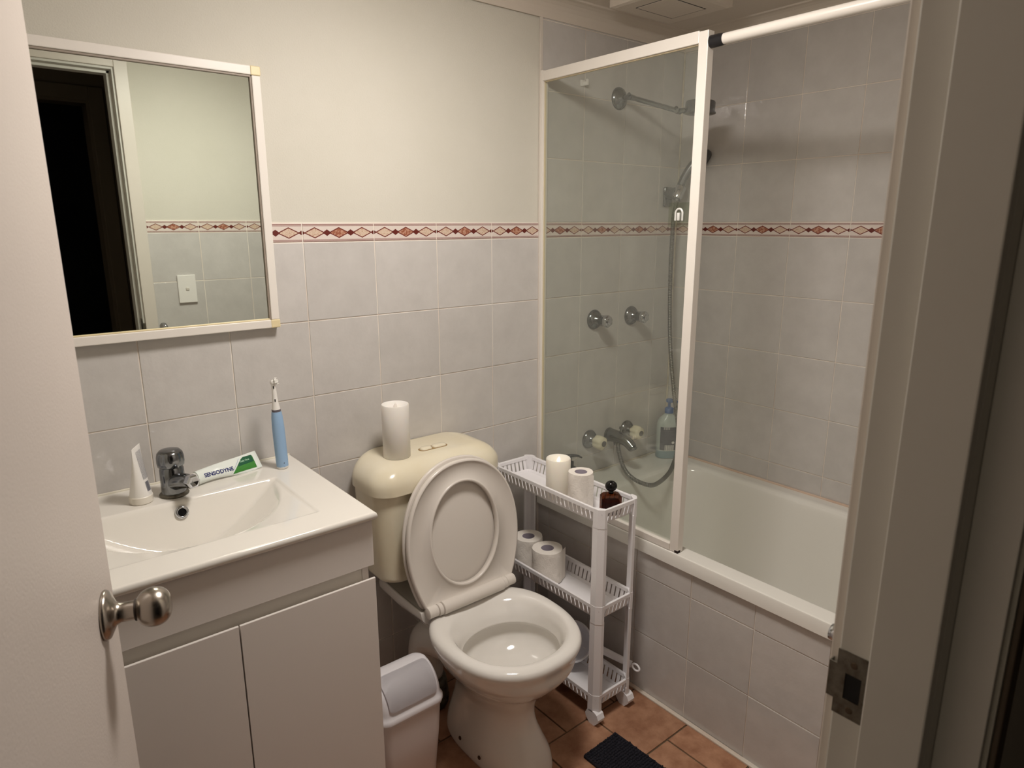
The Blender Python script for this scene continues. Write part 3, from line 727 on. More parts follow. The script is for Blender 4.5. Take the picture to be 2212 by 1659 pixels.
def plate(outl, d0, d1, r=.004, hole=None, center=(0, .19)):
    bm = bmesh.new(); cx, ch = center
    def sc_(o, ins): 
        out = []
        for x, h in o:
            v = Vector((x-cx, h-ch)); l = v.length; v *= (l-ins)/l; out.append((cx+v.x, ch+v.y))
        return out
    rs = []
    for ins, d in ((r, d0), (r*.3, d0+(d1-d0)*.12), (0, d0+(d1-d0)*.35), (0, d0+(d1-d0)*.7), (r*.3, d0+(d1-d0)*.93), (r, d1)):
        rs.append([inplane(x, h, d) for x, h in sc_(outl, ins)])
    if hole is None:
        rings(bm, rs, cap0=True, cap1=True)
    else:
        n = len(outl)
        hp = []
        for x, h in outl:                                          # radial correspondence to the hole ellipse
            a = math.atan2(h-hole[1], x); c, s = math.cos(a), math.sin(a)
            rr = 1/math.sqrt((c/hole[2])**2+(s/hole[3])**2); hp.append((rr*c, hole[1]+rr*s))
        def grow(k, d): return [inplane(x*(1+k/hole[2]), hole[1]+(h-hole[1])*(1+k/hole[3]), d) for x, h in hp]
        rs += [[inplane(x, h, d1-.0005) for x, h in sc_(outl, r+.0015)], [inplane(x, h, d1-.004) for x, h in sc_(outl, r+.004)]]
        rs += [grow(.0095, d1-.0035), grow(.0075, d1-.0005), grow(.0055, d1+.0008), grow(.0025, d1+.0005), grow(.0008, d1-.001), grow(0, d1-.004), grow(0, d0+.002), grow(.004, d0)]
        vs = rings(bm, rs)
        for i in range(n):
            j = (i+1) % n; bm.faces.new((vs[-1][i], vs[-1][j], vs[0][j], vs[0][i]))
    return bm
obj('lid', plate(outline(.398, .1880, .150), -.016, -.004, .004), SEATP, to, smooth=True, off=OT, angle=55)
obj('seat', plate(outline(.392, .187, .146), .000, .017, .006, hole=(0, .184, .110, .145)), SEATP, to, smooth=True, off=OT, angle=70)
def bar(x0, x1, r, dz=0, dy=0): return L([(r*.9, x0), (r, x0+.001), (r, x1-.001), (r*.9, x1)], 28, frame_to(hinge_p+Vector((0, -.020+dy, .001+dz)), (1, 0, 0)))
hb = obj('hinge_bar', bar(-.104, .104, .0185, .001, -.004), SEATP, to, smooth=True, off=OT, angle=50)
for s in (-1, 1):
    obj('hinge_cap', bar(min(s*.105, s*.118), max(s*.105, s*.118), .0168, 0, -.002), SEATP, to, smooth=True, off=OT, angle=50)
    obj('hinge_knuckle', bar(min(s*.119, s*.149), max(s*.119, s*.149), .0160), SEATP, to, smooth=True, off=OT, angle=50)

# cistern
CX = -1.2205; OC = (CX, -.10, .42)
ci = thing('cistern', OC, 'yellowed cream plastic cistern on the wall behind the toilet', 'cistern')
bm = bmesh.new(); rs = []
for z, hx_, hy_, r in keyspline([(.472, .160, .060, .045), (.474, .177, .078, .05), (.484, .189, .0885, .05), (.51, .193, .090, .05), (.62, .199, .0905, .05), (.752, .204, .091, .05)], 24):
    rs.append([v for v in rrect(CX, -.004-.0915+(.091-hy_)*0, hx_, hy_, r, z, 8)])
rings(bm, rs, cap0=True, cap1=True)
obj('tank', bm, CREAM, ci, smooth=True, off=OC, angle=50)
bm = bmesh.new(); rs = []
def lidring(ix, iy, z):
    x0, x1 = CX-.2125+ix, CX+.2105-ix; y0_, y1_ = -.201+iy, -.003
    return rrect((x0+x1)/2, (y0_+y1_)/2, (x1-x0)/2, (y1_-y0_)/2, max(.018, .060-ix*.35), z, 10)
rs.append(lidring(.004, .004, .738)); rs.append(lidring(0, 0, .7395))
rs.append(lidring(0, 0, .752))
for k in range(1, 15):
    t = k/14*PI/2; rs.append(lidring(.074*(1-math.cos(t)), .060*(1-math.cos(t)), .756+.060*math.sin(t)))
rings(bm, rs, cap0=True, cap1=True)
obj('cistern_lid', bm, CREAM, ci, smooth=True, off=OC, angle=50)
bx, by, bz = -1.207, -.107, .8165
for nm, x0_, x1_ in (('flush_button', -.040, -.004), ('flush_button', .0, .044)):
    bm = bmesh.new(); rs = []
    for ins, z in ((0, -.002), (0, .003), (.002, .0055), (.006, .0062)):
        rs.append([v+Vector((bx+(x0_+x1_)/2, by, bz)) for v in rrect(0, 0, (x1_-x0_)/2-ins, .012-ins, .010, z, 6)])
    rings(bm, rs, cap0=True, cap1=True); obj(nm, bm, CREAM, ci, smooth=True, off=OC, angle=50)
bm = bmesh.new(); rings(bm, [[v+Vector((bx+.002, by, bz)) for v in rrect(0, 0, .046, .0138, .012, z, 6)] for z in (-.001, .0007)], cap1=True)
obj('button_recess', bm, mat('grime', (150, 122, 80), .7), ci, off=OC)

# candles
def candle(loc, label, r, h, wax, fl):
    t = thing('candle', loc, label, 'candle', None)
    prof = [(r-.002, 0), (r, .0015), (r, h-.003), (r-.0015, h), (r-.004, h-.001), (r-.010, h-.008), (r*.4, h-.011), (0, h-.0115)]
    obj('wax_body', L(prof, 56), wax, t, smooth=True, angle=70)
    bm = bmesh.new(); rs = []
    for z, w_ in ((0, .003), (.003, .0052), (.007, .0048), (.011, .0030), (.015, .0010)):
        rs.append([Vector((w_*math.cos(2*PI*i/14)+z*.12, w_*.45*math.sin(2*PI*i/14), h-.0115+z)) for i in range(14)])
    rings(bm, rs, cap0=True, cap1=True)
    obj('flame_tip', bm, fl, t, smooth=True)
    t.rotation_euler = (0, 0, math.radians(-38)); return t
candle((-1.322, -.107, .8155), 'white pillar candle standing on the cream cistern lid', .0375, .150, WAX, FLAMEO)

# ------------------------------------------------------------------ pedal-free swing bin
BC = (-1.464, -.325); OB = (BC[0], BC[1], 0)
bi = thing('waste_bin', OB, 'small white swing-lid bin between vanity and toilet', 'bin')
bm = bmesh.new(); rings(bm, [rrect(BC[0], BC[1], *q, 6) for q in ((.072, .052, .018, 0), (.074, .054, .02, .003), (.084, .066, .024, .150), (.088, .070, .026, .232), (.092, .074, .028, .236), (.092, .074, .028, .244))], cap0=True, cap1=True)
obj('body', bm, BINB, bi, smooth=True, off=OB, angle=40)
bm = bmesh.new(); rs = [rrect(BC[0], BC[1], .0945, .0765, .030, z, 8) for z in (.2445, .246, .254)]
rs.append(rrect(BC[0], BC[1], .092, .074, .029, .2565, 8))
def hood(x, y, k):                                                 # arched hood along y, high ridge at the back-centre
    return 0
for t in [i/16 for i in range(1, 17)]:
    a = t*PI/2; hx_ = .088-.012*(1-math.cos(a)); hy_ = .070*math.cos(a)**.8 if math.cos(a) > 0 else 0
    rs.append([Vector((v.x, v.y+.004*math.sin(a), .258+.078*math.sin(a))) for v in rrect(BC[0], BC[1], hx_, max(hy_, .004), .024, 0, 8)])
rings(bm, rs, cap0=True, cap1=True)
obj('hood', bm, BINP, bi, smooth=True, off=OB, angle=60)
bm = bmesh.new(); rs = []                                          # swing flap lies on the front face of the hood
for i in range(15):
    t = lerp(.14, .99, i/14); a = t*PI/2; row_ = []
    y = BC[1]-.0715*math.cos(a)**.8-.0030; z = .2585+.0795*math.sin(a)
    hx_ = (.0665 if i not in (0, 14) else .060)+.004*math.sin(a)
    for k in range(11): row_.append(Vector((BC[0]+hx_*(k/5-1), y+(.001 if abs(k-5) == 5 else 0), z-(.001 if abs(k-5) == 5 else 0))))
    rs.append(row_)
rings(bm, rs, closed=False); 
bmesh.ops.solidify(bm, geom=bm.faces, thickness=.0035)
obj('flap', bm, BINP, bi, smooth=True, off=OB, angle=40)

# ------------------------------------------------------------------ slim trolley
TRX0, TRX1, TRY0, TRY1 = -.932, -.778, -.518, -.036
OR_ = ((TRX0+TRX1)/2, (TRY0+TRY1)/2, 0)
tro = thing('storage_trolley', OR_, 'slim white three-tier plastic trolley on castors beside the bath', 'trolley')
def chrect(x0, x1, y0, y1, c, z): return [Vector(p+(z,)) for p in ((x0+c, y0), (x1-c, y0), (x1, y0+c), (x1, y1-c), (x1-c, y1), (x0+c, y1), (x0, y1-c), (x0, y0+c))]
def rr2(x0, x1, y0, y1, r, z): return rrect((x0+x1)/2, (y0+y1)/2, (x1-x0)/2, (y1-y0)/2, r, z, 4)
def basket_mesh():
    """origin at rim height; local coordinates"""
    x0, x1, y0, y1 = -.077, .077, -.241, .241
    bm = bmesh.new(); D = -.052
    # rim band
    rings(bm, [rr2(x0+.005, x1-.005, y0+.005, y1-.005, .016, -.0115), rr2(x0, x1, y0, y1, .018, -.0115), rr2(x0, x1, y0, y1, .018, -.001), rr2(x0+.001, x1-.001, y0+.001, y1-.001, .017, 0), rr2(x0+.0065, x1-.0065, y0+.0065, y1-.0065, .016, 0), rr2(x0+.008, x1-.008, y0+.008, y1-.008, .015, -.002), rr2(x0+.0085, x1-.0085, y0+.0085, y1-.0085, .015, -.0115), rr2(x0+.005, x1-.005, y0+.005, y1-.005, .016, -.0115)])
    # floor
    f0 = .020
    rings(bm, [rr2(x0+f0, x1-f0, y0+f0, y1-f0, .010, D), rr2(x0+f0-.003, x1-f0+.003, y0+f0-.003, y1-f0+.003, .010, D+.002)], cap0=True)
    rings(bm, [rr2(x0+f0, x1-f0, y0+f0, y1-f0, .010, D+.0022), rr2(x0+f0-.001, x1-f0+.001, y0+f0-.001, y1-f0+.001, .010, D+.004)], cap0=True)
    # bottom band where the slots end
    rings(bm, [rr2(x0+f0-.003, x1-f0+.003, y0+f0-.003, y1-f0+.003, .011, D+.002), rr2(x0+f0-.007, x1-f0+.007, y0+f0-.007, y1-f0+.007, .012, D+.008), rr2(x0+f0-.0055, x1-f0+.0055, y0+f0-.0055, y1-f0+.0055, .012, D+.0095), rr2(x0+f0-.001, x1-f0+.001, y0+f0-.001, y1-f0+.001, .011, D+.004)])
    # slats between the slots
    def slat(p_top, p_bot, along, out, w_):
        a = Vector(along)*w_/2; o = Vector(out)*.0009; pt, pb_ = Vector(p_top), Vector(p_bot)
        V = [bm.verts.new(q) for q in (pt-a-o, pt+a-o, pt+a+o, pt-a+o, pb_-a-o, pb_+a-o, pb_+a+o, pb_-a+o)]
        for f in ((0, 1, 5, 4), (1, 2, 6, 5), (2, 3, 7, 6), (3, 0, 4, 7)): bm.faces.new([V[i] for i in f])
    pit = .0172; n = int((y1-y0-.05)/pit)
    tin, bin_ = .0048, .0125
    for s, xe in ((1, x1), (-1, x0)):
        for k in range(n+1):
            y = -n*pit/2+k*pit; wd = pit-.0052
            if k in (0, n): wd = pit+.012; y += (-1 if k == 0 else 1)*.008
            slat((xe-s*tin, y, -.0105), (xe-s*bin_, y, D+.008), (0, 1, 0), (s, 0, 0), wd)
    n2 = 6; pit2 = .0165
    for s, ye in ((1, y1), (-1, y0)):
        for k in range(n2+1):
            x = -n2*pit2/2+k*pit2; wd = pit2-.006
            slat((x, ye-s*tin, -.0105), (x, ye-s*bin_, D+.008), (1, 0, 0), (0, s, 0), wd)
    # corner blocks that hold the posts
    for sx in (-1, 1):
        for sy in (-1, 1):
            c = [(sx*.0655, sy*.2432), (sx*.0795, sy*.2295), (sx*.0795, sy*.211), (sx*.072, sy*.213), (sx*.056, sy*.236), (sx*.056, sy*.2432)]
            if sx*sy < 0: c = c[::-1]
            rings(bm, [[Vector((a, b, z)) for a, b in c] for z in (-.054, -.001, .0015)], cap0=True, cap1=True)
    me = bpy.data.meshes.new('basket'); bmesh.ops.recalc_face_normals(bm, faces=bm.faces); bm.to_mesh(me); bm.free(); me.materials.append(PLAST); return me
bme = basket_mesh(); TIERS = (.680, .385, .095)
for z in TIERS: link('basket', bme, parent=tro, loc=(0, 0, z))
def post_mesh(h, t=.0):
    bm = bmesh.new(); c = [(.0540, .2425), (.0645, .2425), (.0788, .2290), (.0788, .2090), (.0745, .2090), (.0745, .2265), (.0630, .2380), (.0540, .2380)]
    rings(bm, [[Vector((a, b, z)) for a, b in c] for z in (0, h)], cap0=True, cap1=True)
    me = bpy.data.meshes.new('post'); bmesh.ops.recalc_face_normals(bm, faces=bm.faces); bm.to_mesh(me); bm.free(); me.materials.append(PLAST); return me
pm = [post_mesh(.245), post_mesh(.240), post_mesh(.03)]
for sx in (-1, 1):
    for sy in (-1, 1):
        for me_, z in ((pm[0], .386), (pm[1], .096), (pm[2], .035)):
            p_ = link('post', me_, parent=tro, loc=(0, 0, z)); p_.scale = (sx, sy, 1)
        bm = bmesh.new()                                            # hooded castor
        M_ = Matrix.Translation((sx*.066, sy*.228, 0)) @ Matrix.Rotation(PI/2*0, 4, 'Z')
        prof = [(0, 0), (.010, -.0), (.024, .016), (.0265, .026), (.020, .040), (.008, .0455), (-.008, .0455), (-.020, .040), (-.0265, .026), (-.024, .016), (-.010, 0)]
        rings(bm, [[M_ @ Vector((x, y, z)) for y, z in prof[1:]] for x in (-.0135, -.012, .012, .0135)], cap0=True, cap1=True)
        cs = obj('castor', bm, PLAST, tro, smooth=False)

# items on the trolley
candle((-.872, -.280, .632), 'lit ivory LED candle in the trolley top basket', .0372, .124, WAXW, FLAME)
def loo_roll(loc, r, h, label, rc=.0205, tail=0, rot=0):
    t = thing('toilet_roll', loc, label, 'toilet roll', 'toilet rolls on the trolley'); n = 72
    bm = bmesh.new(); rnd = random.Random(int(r*1e5)); rs = []
    def rad(a, z): return r+.0009*math.sin(a*3+z*70)+.0003*math.sin(a*7-z*160)+.00025*math.sin(a*13+z*240)
    prof = [(rc, 0), (None, 0), (None, .25), (None, .5), (None, .75), (None, 1), (rc, 1)]
    for k, (q, t_) in enumerate([(None, i/14) for i in range(15)]):
        z = t_*h; shrink = .0012 if k in (0, 14) else 0
        rs.append([Vector(((rad(2*PI*i/n, z)-shrink)*math.cos(2*PI*i/n), (rad(2*PI*i/n, z)-shrink)*math.sin(2*PI*i/n), z)) for i in range(n)])
    inner = [[Vector((rc*math.cos(2*PI*i/n), rc*math.sin(2*PI*i/n), z)) for i in range(n)] for z in (h-.0005, .0005)]
    ringsall = rs+inner+[rs[0]]
    rings(bm, ringsall); bmesh.ops.remove_doubles(bm, verts=bm.verts, dist=1e-6)
    obj('paper', bm, TISSUE, t, smooth=True, angle=50)
    obj('core', L([(rc+.0003, .001), (rc+.0003, h-.0008), (rc-.0012, h-.0008), (rc-.0012, .002)], 40, cap0=False, cap1=False), CARD, t, smooth=True)
    obj('core_floor', L([(0, .004), (rc-.001, .004)], 24), CARD, t)
    if tail:
        bm = bmesh.new(); rs = []
        for k in range(9):
            a = tail+k*.11; off = .0006+.0020*max(0, k-5)**1.3
            rs.append([Vector(((r+off)*math.cos(a), (r+off)*math.sin(a), z)) for z in [h*j/8+(.0015*math.sin(j*2) if k > 6 else 0) for j in range(9)]])
        rings(bm, rs, closed=False); obj('loose_sheet', bm, TISSUE, t, smooth=True)
    t.rotation_euler = (0, 0, rot); return t
loo_roll((-.868, -.372, .6325), .0372, .106, 'part-used toilet roll in the top basket next to the candle', rc=.0185, tail=-2.3)
loo_roll((-.864, -.134, .3385), .0475, .105, 'full toilet roll at the back of the middle basket, nearer the wall')
loo_roll((-.872, -.236, .3385), .0490, .105, 'full toilet roll in the middle basket, nearer the camera', tail=-1.45)

pf_ = thing('perfume_bottle', (-.838, -.464, .6325), 'amber glass perfume bottle with round black cap in the top basket', 'bottle', rot=(0, 0, math.radians(-33))); pf_.scale = (1.24, 1.16, 1.45)
def octa(hx_, hy_, c, z): return [Vector((x, y, z)) for x, y in ((hx_-c, -hy_), (hx_, -hy_+c), (hx_, hy_-c), (hx_-c, hy_), (-hx_+c, hy_), (-hx_, hy_-c), (-hx_, -hy_+c), (-hx_+c, -hy_))]
bm = bmesh.new(); rings(bm, [octa(.0225, .0165, .006, 0), octa(.0235, .0175, .007, .002), octa(.0235, .0175, .007, .036), octa(.019, .013, .005, .0405), octa(.008, .007, .003, .0425)], cap0=True, cap1=True)
obj('glass_body', bm, AMBER, pf_, label='amber glass')
bm = bmesh.new(); rings(bm, [octa(.0195, .0135, .005, .004), octa(.0195, .0135, .005, .026)], cap0=True, cap1=True)
obj('liquid', bm, mat('amber_liquid', (96, 44, 18), .1), pf_)
obj('neck', L([(.006, .041), (.006, .047)], 20), BLACKP, pf_, smooth=True)
obj('cap', L([(0 if i in (0, 20) else .0140*math.sin(PI*i/20), .0565-.0108*math.cos(PI*i/20)) for i in range(21)], 32), BLACKP, pf_, smooth=True)

# white dipper in the bottom basket
dp = thing('dipper', (-.835, -.325, .055), 'white plastic water dipper with a hooked handle in the bottom basket', 'dipper')
OD = (-.835, -.325, .055)
bn = Vector((-.60, -.52, .60)).normalized(); bc = Vector((-.840, -.322, .140)); MB_ = frame_to(bc, bn)
bm = L([(0, -.066), (.040, -.066), (.047, -.062), (.0605, -.004), (.0645, -.001), (.0655, .001), (.0635, .0025), (.0595, .001), (.045, -.058), (.038, -.062), (0, -.062)], 48, MB_)
obj('cup', bm, mat('dipper_plastic', (222, 223, 229), .35), dp, smooth=True, off=OD, angle=50)
hpth = catmull([(-.800, -.372, .134), (-.790, -.400, .131), (-.764, -.455, .1165), (-.748, -.492, .1085)], 8)
bm = bmesh.new(); sweep(bm, hpth, lambda t, i: lerp(.0125, .0105, t), 16)
obj('handle', bm, PLAST, dp, smooth=True, off=OD, angle=60)
loop = [Vector((-.7465, -.495, .108))+Vector((.10, -.85, -.18)).normalized()*(.013*(1-math.cos(t)))+Vector((.35, 0, .9)).normalized()*(.0085*math.sin(t)) for t in [2*PI*i/24 for i in range(25)]]
bm = bmesh.new(); sweep(bm, loop, .0032, 10)
obj('hanging_loop', bm, PLAST, dp, smooth=True, off=OD)

# ------------------------------------------------------------------ bath mat
mo = Vector((-1.039, -.588, 0)); MTX0, MTX1, MTY1, MTY0 = -1.040, -.905, -.580, -1.02
mtn = thing('bath_mat', ((MTX0+MTX1)/2, (MTY0+MTY1)/2, 0), 'charcoal chenille bath mat on the terracotta floor', 'mat', rot=(0, 0, math.radians(1.5)))
bm = bmesh.new(); cx_, cy_ = (MTX0+MTX1)/2, (MTY0+MTY1)/2
box(bm, (MTX0-cx_, MTY0-cy_, 0), (MTX1-cx_, MTY1-cy_, .010), r=.003)
obj('backing', bm, MATB, mtn)
bm = bmesh.new(); rnd = random.Random(11); yy = MTY0-cy_+.008; row = 0
while yy < MTY1-cy_-.004:
    xx = MTX0-cx_+.007
    while xx < MTX1-cx_-.004:
        q = Vector((xx+rnd.uniform(-.002, .002), yy+rnd.uniform(-.001, .001), .010))
        bmesh.ops.create_icosphere(bm, subdivisions=1, radius=1, matrix=Matrix.Translation(q) @ Matrix.Rotation(rnd.uniform(-.4, .4), 4, 'Z') @ Matrix.Diagonal((.0052, .0036, rnd.uniform(.005, .0075), 1)))
        xx += rnd.uniform(.0072, .0092)
    yy += .0082
obj('pile', bm, MATB, mtn, smooth=True, kind='stuff')

# ------------------------------------------------------------------ bath
OBA = (-.35, -.72, 0); BZ = .520
ba = thing('bathtub', OBA, 'white enamel bathtub with a grey tiled front panel', 'bath')
ap = obj('front_panel', B((XS+.0022, YD, 0), (XS+.03, 0, .4795)), GROUT, ba, off=OBA)
ap.location = (0, 0, 0)
Rb = Matrix.Rotation(-PI/2, 4, 'Z')
us_ = cells(0, -YD, .6611, P)
for i in range(len(us_)-1):
    for j, (v0, v1) in enumerate(((.003, .2), (.2, .4003), (.4003, .4815))):
        u0, u1 = us_[i], us_[i+1]; ob = u0 if i > 0 else u1-P
        t = link('tile', tile_mesh(u0-ob, u1-ob, 0, v1-v0, TILE), parent=ap, loc=Vector((XS+random.uniform(-.0006, .0006)-OBA[0], -ob-OBA[1], v0)), rot=rb)
BX0, BX1, BY0, BY1 = XS-.012, -.0005, YD+.001, -.0005
def bring(ix0, ix1, iy0, iy1, r, z): return rrect((BX0+ix0+BX1-ix1)/2, (BY0+iy0+BY1-iy1)/2, (BX1-ix1-BX0-ix0)/2, (BY1-iy1-BY0-iy0)/2, r, z, 12)
KB = [ # inset front, inset wall side, inset foot(door) end, inset tap end, radius, z
 (.010, .0, .0, .0, .010, .4795), (.0, .0, .0, .0, .010, .480), (.0, .0, .0, .0, .010, .5145), (.0015, .0, .0, .0, .010, .5185), (.006, .002, .002, .002, .010, BZ),
 (.040, .030, .045, .09, .03, BZ), (.056, .052, .07, .13, .05, BZ-.001), (.062, .062, .082, .145, .09, BZ-.008), (.068, .070, .10, .155, .11, BZ-.03),
 (.080, .082, .17, .170, .13, BZ-.14), (.095, .098, .25, .19, .13, BZ-.26), (.115, .118, .31, .215, .13, BZ-.345), (.15, .15, .36, .26, .12, BZ-.375), (.25, .25, .5, .5, .08, BZ-.380)]
rs = [bring(*k[:4], k[4], k[5]) for k in KB[:5]]+[bring(*k[:4], max(k[4], .01), k[5]) for k in keyspline(KB[4:], 72)]
bm = bmesh.new(); rings(bm, rs, cap1=True)
obj('tub', bm, BATHM, ba, smooth=True, off=OBA, angle=50)
obj('silicone_bead', B((BX0+.02, -.007, BZ-.002), (-.001, -.0005, BZ+.005), r=.002), SILI, ba, off=OBA)
obj('silicone_bead', B((-.008, YD+.002, BZ-.002), (-.0005, -.001, BZ+.006), r=.002), mat('pink_silicone', (216, 196, 178), .5, c2=(206, 180, 160), vscale=9), ba, off=OBA)

# shower screen
OSC = (XS, -.30, BZ)
ss = thing('shower_screen', OSC, 'white framed fixed glass shower screen on the bath edge', 'shower screen')
GX = XS+.006; T_ = .011
def sb(name, lo, hi, m=ENAMEL, r=.0015, **k): return obj(name, B(lo, hi, r=r), m, ss, off=OSC, **k)
ztop0, ztop1 = 1.899, 1.892
sb('wall_channel', (GX-T_, -.014, BZ+.001), (GX+T_, -.001, 1.900))
sb('post', (GX-T_-.001, -.611, BZ+.001), (GX+T_+.001, -.583, 1.894))
sb('top_rail', (GX-T_, -.583, 1.868), (GX+T_, -.014, 1.897))
sb('bottom_rail', (GX-T_-.003, -.583, BZ+.001), (GX+T_, -.014, BZ+.022))
sb('glass_seal', (GX-.004, -.583, 1.8655), (GX+.004, -.014, 1.868), mat('seal_strip', (214, 200, 168), .5), r=.0005)
sb('glass_seal', (GX-.004, -.0155, BZ+.02), (GX+.004, -.014, 1.865), mat('seal_strip', (214, 200, 168), .5), r=.0005)
sb('glass_pane', (GX-.0025, -.585, BZ+.018), (GX+.0025, -.013, 1.87), GLASS, r=0)
obj('corner_rust', B((GX-T_-.0015, -.6115, BZ+.0005), (GX-T_+.012, -.600, BZ+.008), r=.0005), mat('rust_black', (40, 26, 20), .8), ss, off=OSC)
# curtain rod from the post to the door wall
rod = thing('curtain_rod', (GX, -1.02, 1.868), 'white tension rod between the screen post and the door wall', 'rod')
obj('tube', L([(.0125, -.40), (.0125, .42)], 28, frame_to((0, 0, 0), (0, 1, 0)), cap0=True, cap1=True), ENAMEL, rod, smooth=True, angle=40).location = (0, -.05, 0)
obj('end_cap', L([(.0145, 0), (.0145, .022), (.0135, .036), (0, .036)], 28, frame_to((0, .408, 0), (0, -1, 0))), BLACKM, rod, smooth=True, angle=40, label='black rubber end cap')
obj('end_cap', L([(.0145, 0), (.0145, .03), (0, .03)], 28, frame_to((0, -.419, 0), (0, 1, 0))), BLACKM, rod, smooth=True, angle=40, label='black rubber end cap')
for o2 in rod.children:
    if o2.name.startswith('tube'):
        o2.location = (0, -.018, 0)

# stick-on clear hook on the glass
hk = thing('adhesive_hook', (GX-.0026, -.548, 1.463), 'clear adhesive hook stuck on the shower glass', 'hook')
obj('film', B((-.0012, -.033, -.030), (0, .036, .032), r=.0004), FILM, hk)
bm = bmesh.new(); rs = []
arch = [Vector((-.003, .011*math.cos(t), .004+.012*math.sin(t))) for t in [PI*i/12 for i in range(13)]]
sweep(bm, [Vector((-.003, .011, -.014))]+arch+[Vector((-.003, -.011, -.014))], .0026, 8)
box(bm, (-.007, -.004, -.014), (-.001, .004, .006), r=.001)
obj('hook', bm, mat('frosted_hook', (214, 214, 210), .2), hk, smooth=True, angle=40)
# small white hook high on the back wall
wh2 = thing('wall_bracket', (-.526, 0, 1.885), 'small white plastic hook high on the tiles above the shower', 'hook')
bm = bmesh.new(); box(bm, (-.010, -.003, -.009), (.010, 0, .010), r=.001); box(bm, (-.002, -.020, -.008), (.008, -.003, .004), r=.002); box(bm, (-.002, -.022, -.008), (.008, -.018, .011), r=.0015)
obj('hook_body', bm, WPL, wh2)

# ------------------------------------------------------------------ shower fittings on the back wall
sh = thing('overhead_shower', (-.349, 0, 1.857), 'chrome jointed shower arm with a flat round rose', 'shower')
obj('flange', L([(.037, 0), (.037, .002), (.034, .008), (.024, .015), (.014, .019), (.012, .024), (0, .024)], 40, frame_to((0, 0, 0), (0, -1, 0))), CHROMED, sh, smooth=True)
P1 = Vector((.006, -.050, -.002)); P2 = Vector((.068, -.200, -.057)); P3 = Vector((.082, -.236, -.056))
bm = bmesh.new(); sweep(bm, [Vector((0, -.015, 0)), Vector((.003, -.035, 0)), P1], .0085, 18); sweep(bm, [P1+Vector((.0075, 0, 0)), P2+Vector((.0075, 0, 0))], .0075, 16); sweep(bm, [P1-Vector((.0075, 0, 0)), P2-Vector((.0075, 0, 0))], .0075, 16)
sweep(bm, [P2, P2.lerp(P3, .5), P3], .0085, 16)
obj('arm', bm, CHROMED, sh, smooth=True, angle=60)
for q in (P1, P2):
    obj('joint', L([(.0085, -.015), (.0095, -.012), (.0095, .012), (.0085, .015)], 20, frame_to(q, (1, .2, 0))), CHROMED, sh, smooth=True, angle=40)
    obj('joint_screw', L([(.006, .015), (.006, .020), (0, .0205)], 14, frame_to(q, (-1, -.2, .5))), CHROMED, sh, smooth=True, angle=40)
obj('rose', L([(0, -.020), (.044, -.020), (.051, -.018), (.051, -.014), (.0475, -.013), (.0475, .015), (.045, .019), (0, .020)], 48, frame_to(P3+Vector((.012, -.030, .004)), (.02, -.03, 1))), CHROMED, sh, smooth=True, angle=50)

hs = thing('hand_shower', (-.066, 0, 1.545), 'chrome hand shower in its wall holder, hose hanging to the bath mixer', 'shower')
OH = (-.066, 0, 1.545)
bm = bmesh.new(); box(bm, (-.024, -.012, -.042), (.020, -.0005, .030), r=.006, seg=3); sweep(bm, [Vector((-.002, -.008, .006)), Vector((-.004, -.035, .006)), Vector((-.006, -.056, .008))], lambda t, i: .022-.002*t, 20)
obj('wall_holder', bm, CHROMED, hs, smooth=True, angle=50)
obj('clamp', L([(.012, -.026), (.019, -.022), (.0195, .020), (.013, .026)], 26, frame_to((-.006, -.062, .010), (.30, -.25, 1))), CHROME, hs, smooth=True, angle=50)
hpts = catmull([(-.012, -.056, -.022), (-.007, -.060, .004), (.000, -.068, .045), (.012, -.084, .085), (.026, -.104, .115), (.036, -.122, .128)], 8)
bm = bmesh.new(); sweep(bm, hpts, lambda t, i: lerp(.0125, .0165, t), 20)
obj('handle', bm, CHROMED, hs, smooth=True, angle=60)
obj('spray_head', L([(.016, -.014), (.031, -.007), (.036, .004), (.035, .016), (.029, .021), (0, .022)], 40, frame_to((.036, -.122, .128), (.30, -.80, -.55))), mat('grey_spray_head', (70, 70, 72), .35), hs, smooth=True, angle=50)
W = lambda x, y, z: Vector((x-OH[0], y-OH[1], z-OH[2]))
hose = catmull([W(-.079, -.057, 1.520), W(-.096, -.060, 1.44), W(-.103, -.066, 1.24), W(-.102, -.080, 1.0), W(-.094, -.105, .80), W(-.086, -.128, .66), W(-.105, -.142, .58),
                W(-.132, -.152, .534), W(-.205, -.185, .516), W(-.30, -.212, .510), W(-.365, -.220, .520), W(-.392, -.170, .536), W(-.385, -.118, .560), W(-.366, -.072, .612), W(-.352, -.056, .640)], 26)
dist = [0]
for a_, b_ in zip(hose, hose[1:]): dist.append(dist[-1]+(b_-a_).length)
TOT = dist[-1]; NP = int(TOT/.0016); path = []; i = 0
for k in range(NP+1):
    d_ = TOT*k/NP
    while i < len(dist)-2 and dist[i+1] < d_: i += 1
    path.append(hose[i].lerp(hose[i+1], (d_-dist[i])/max(1e-9, dist[i+1]-dist[i])))
bm = bmesh.new(); sweep(bm, path, lambda t, i: .0075+(.0009 if i % 4 < 2 else -.0006), 12)
obj('hose', bm, HOSEM, hs, smooth=True, label='ribbed metal hose')

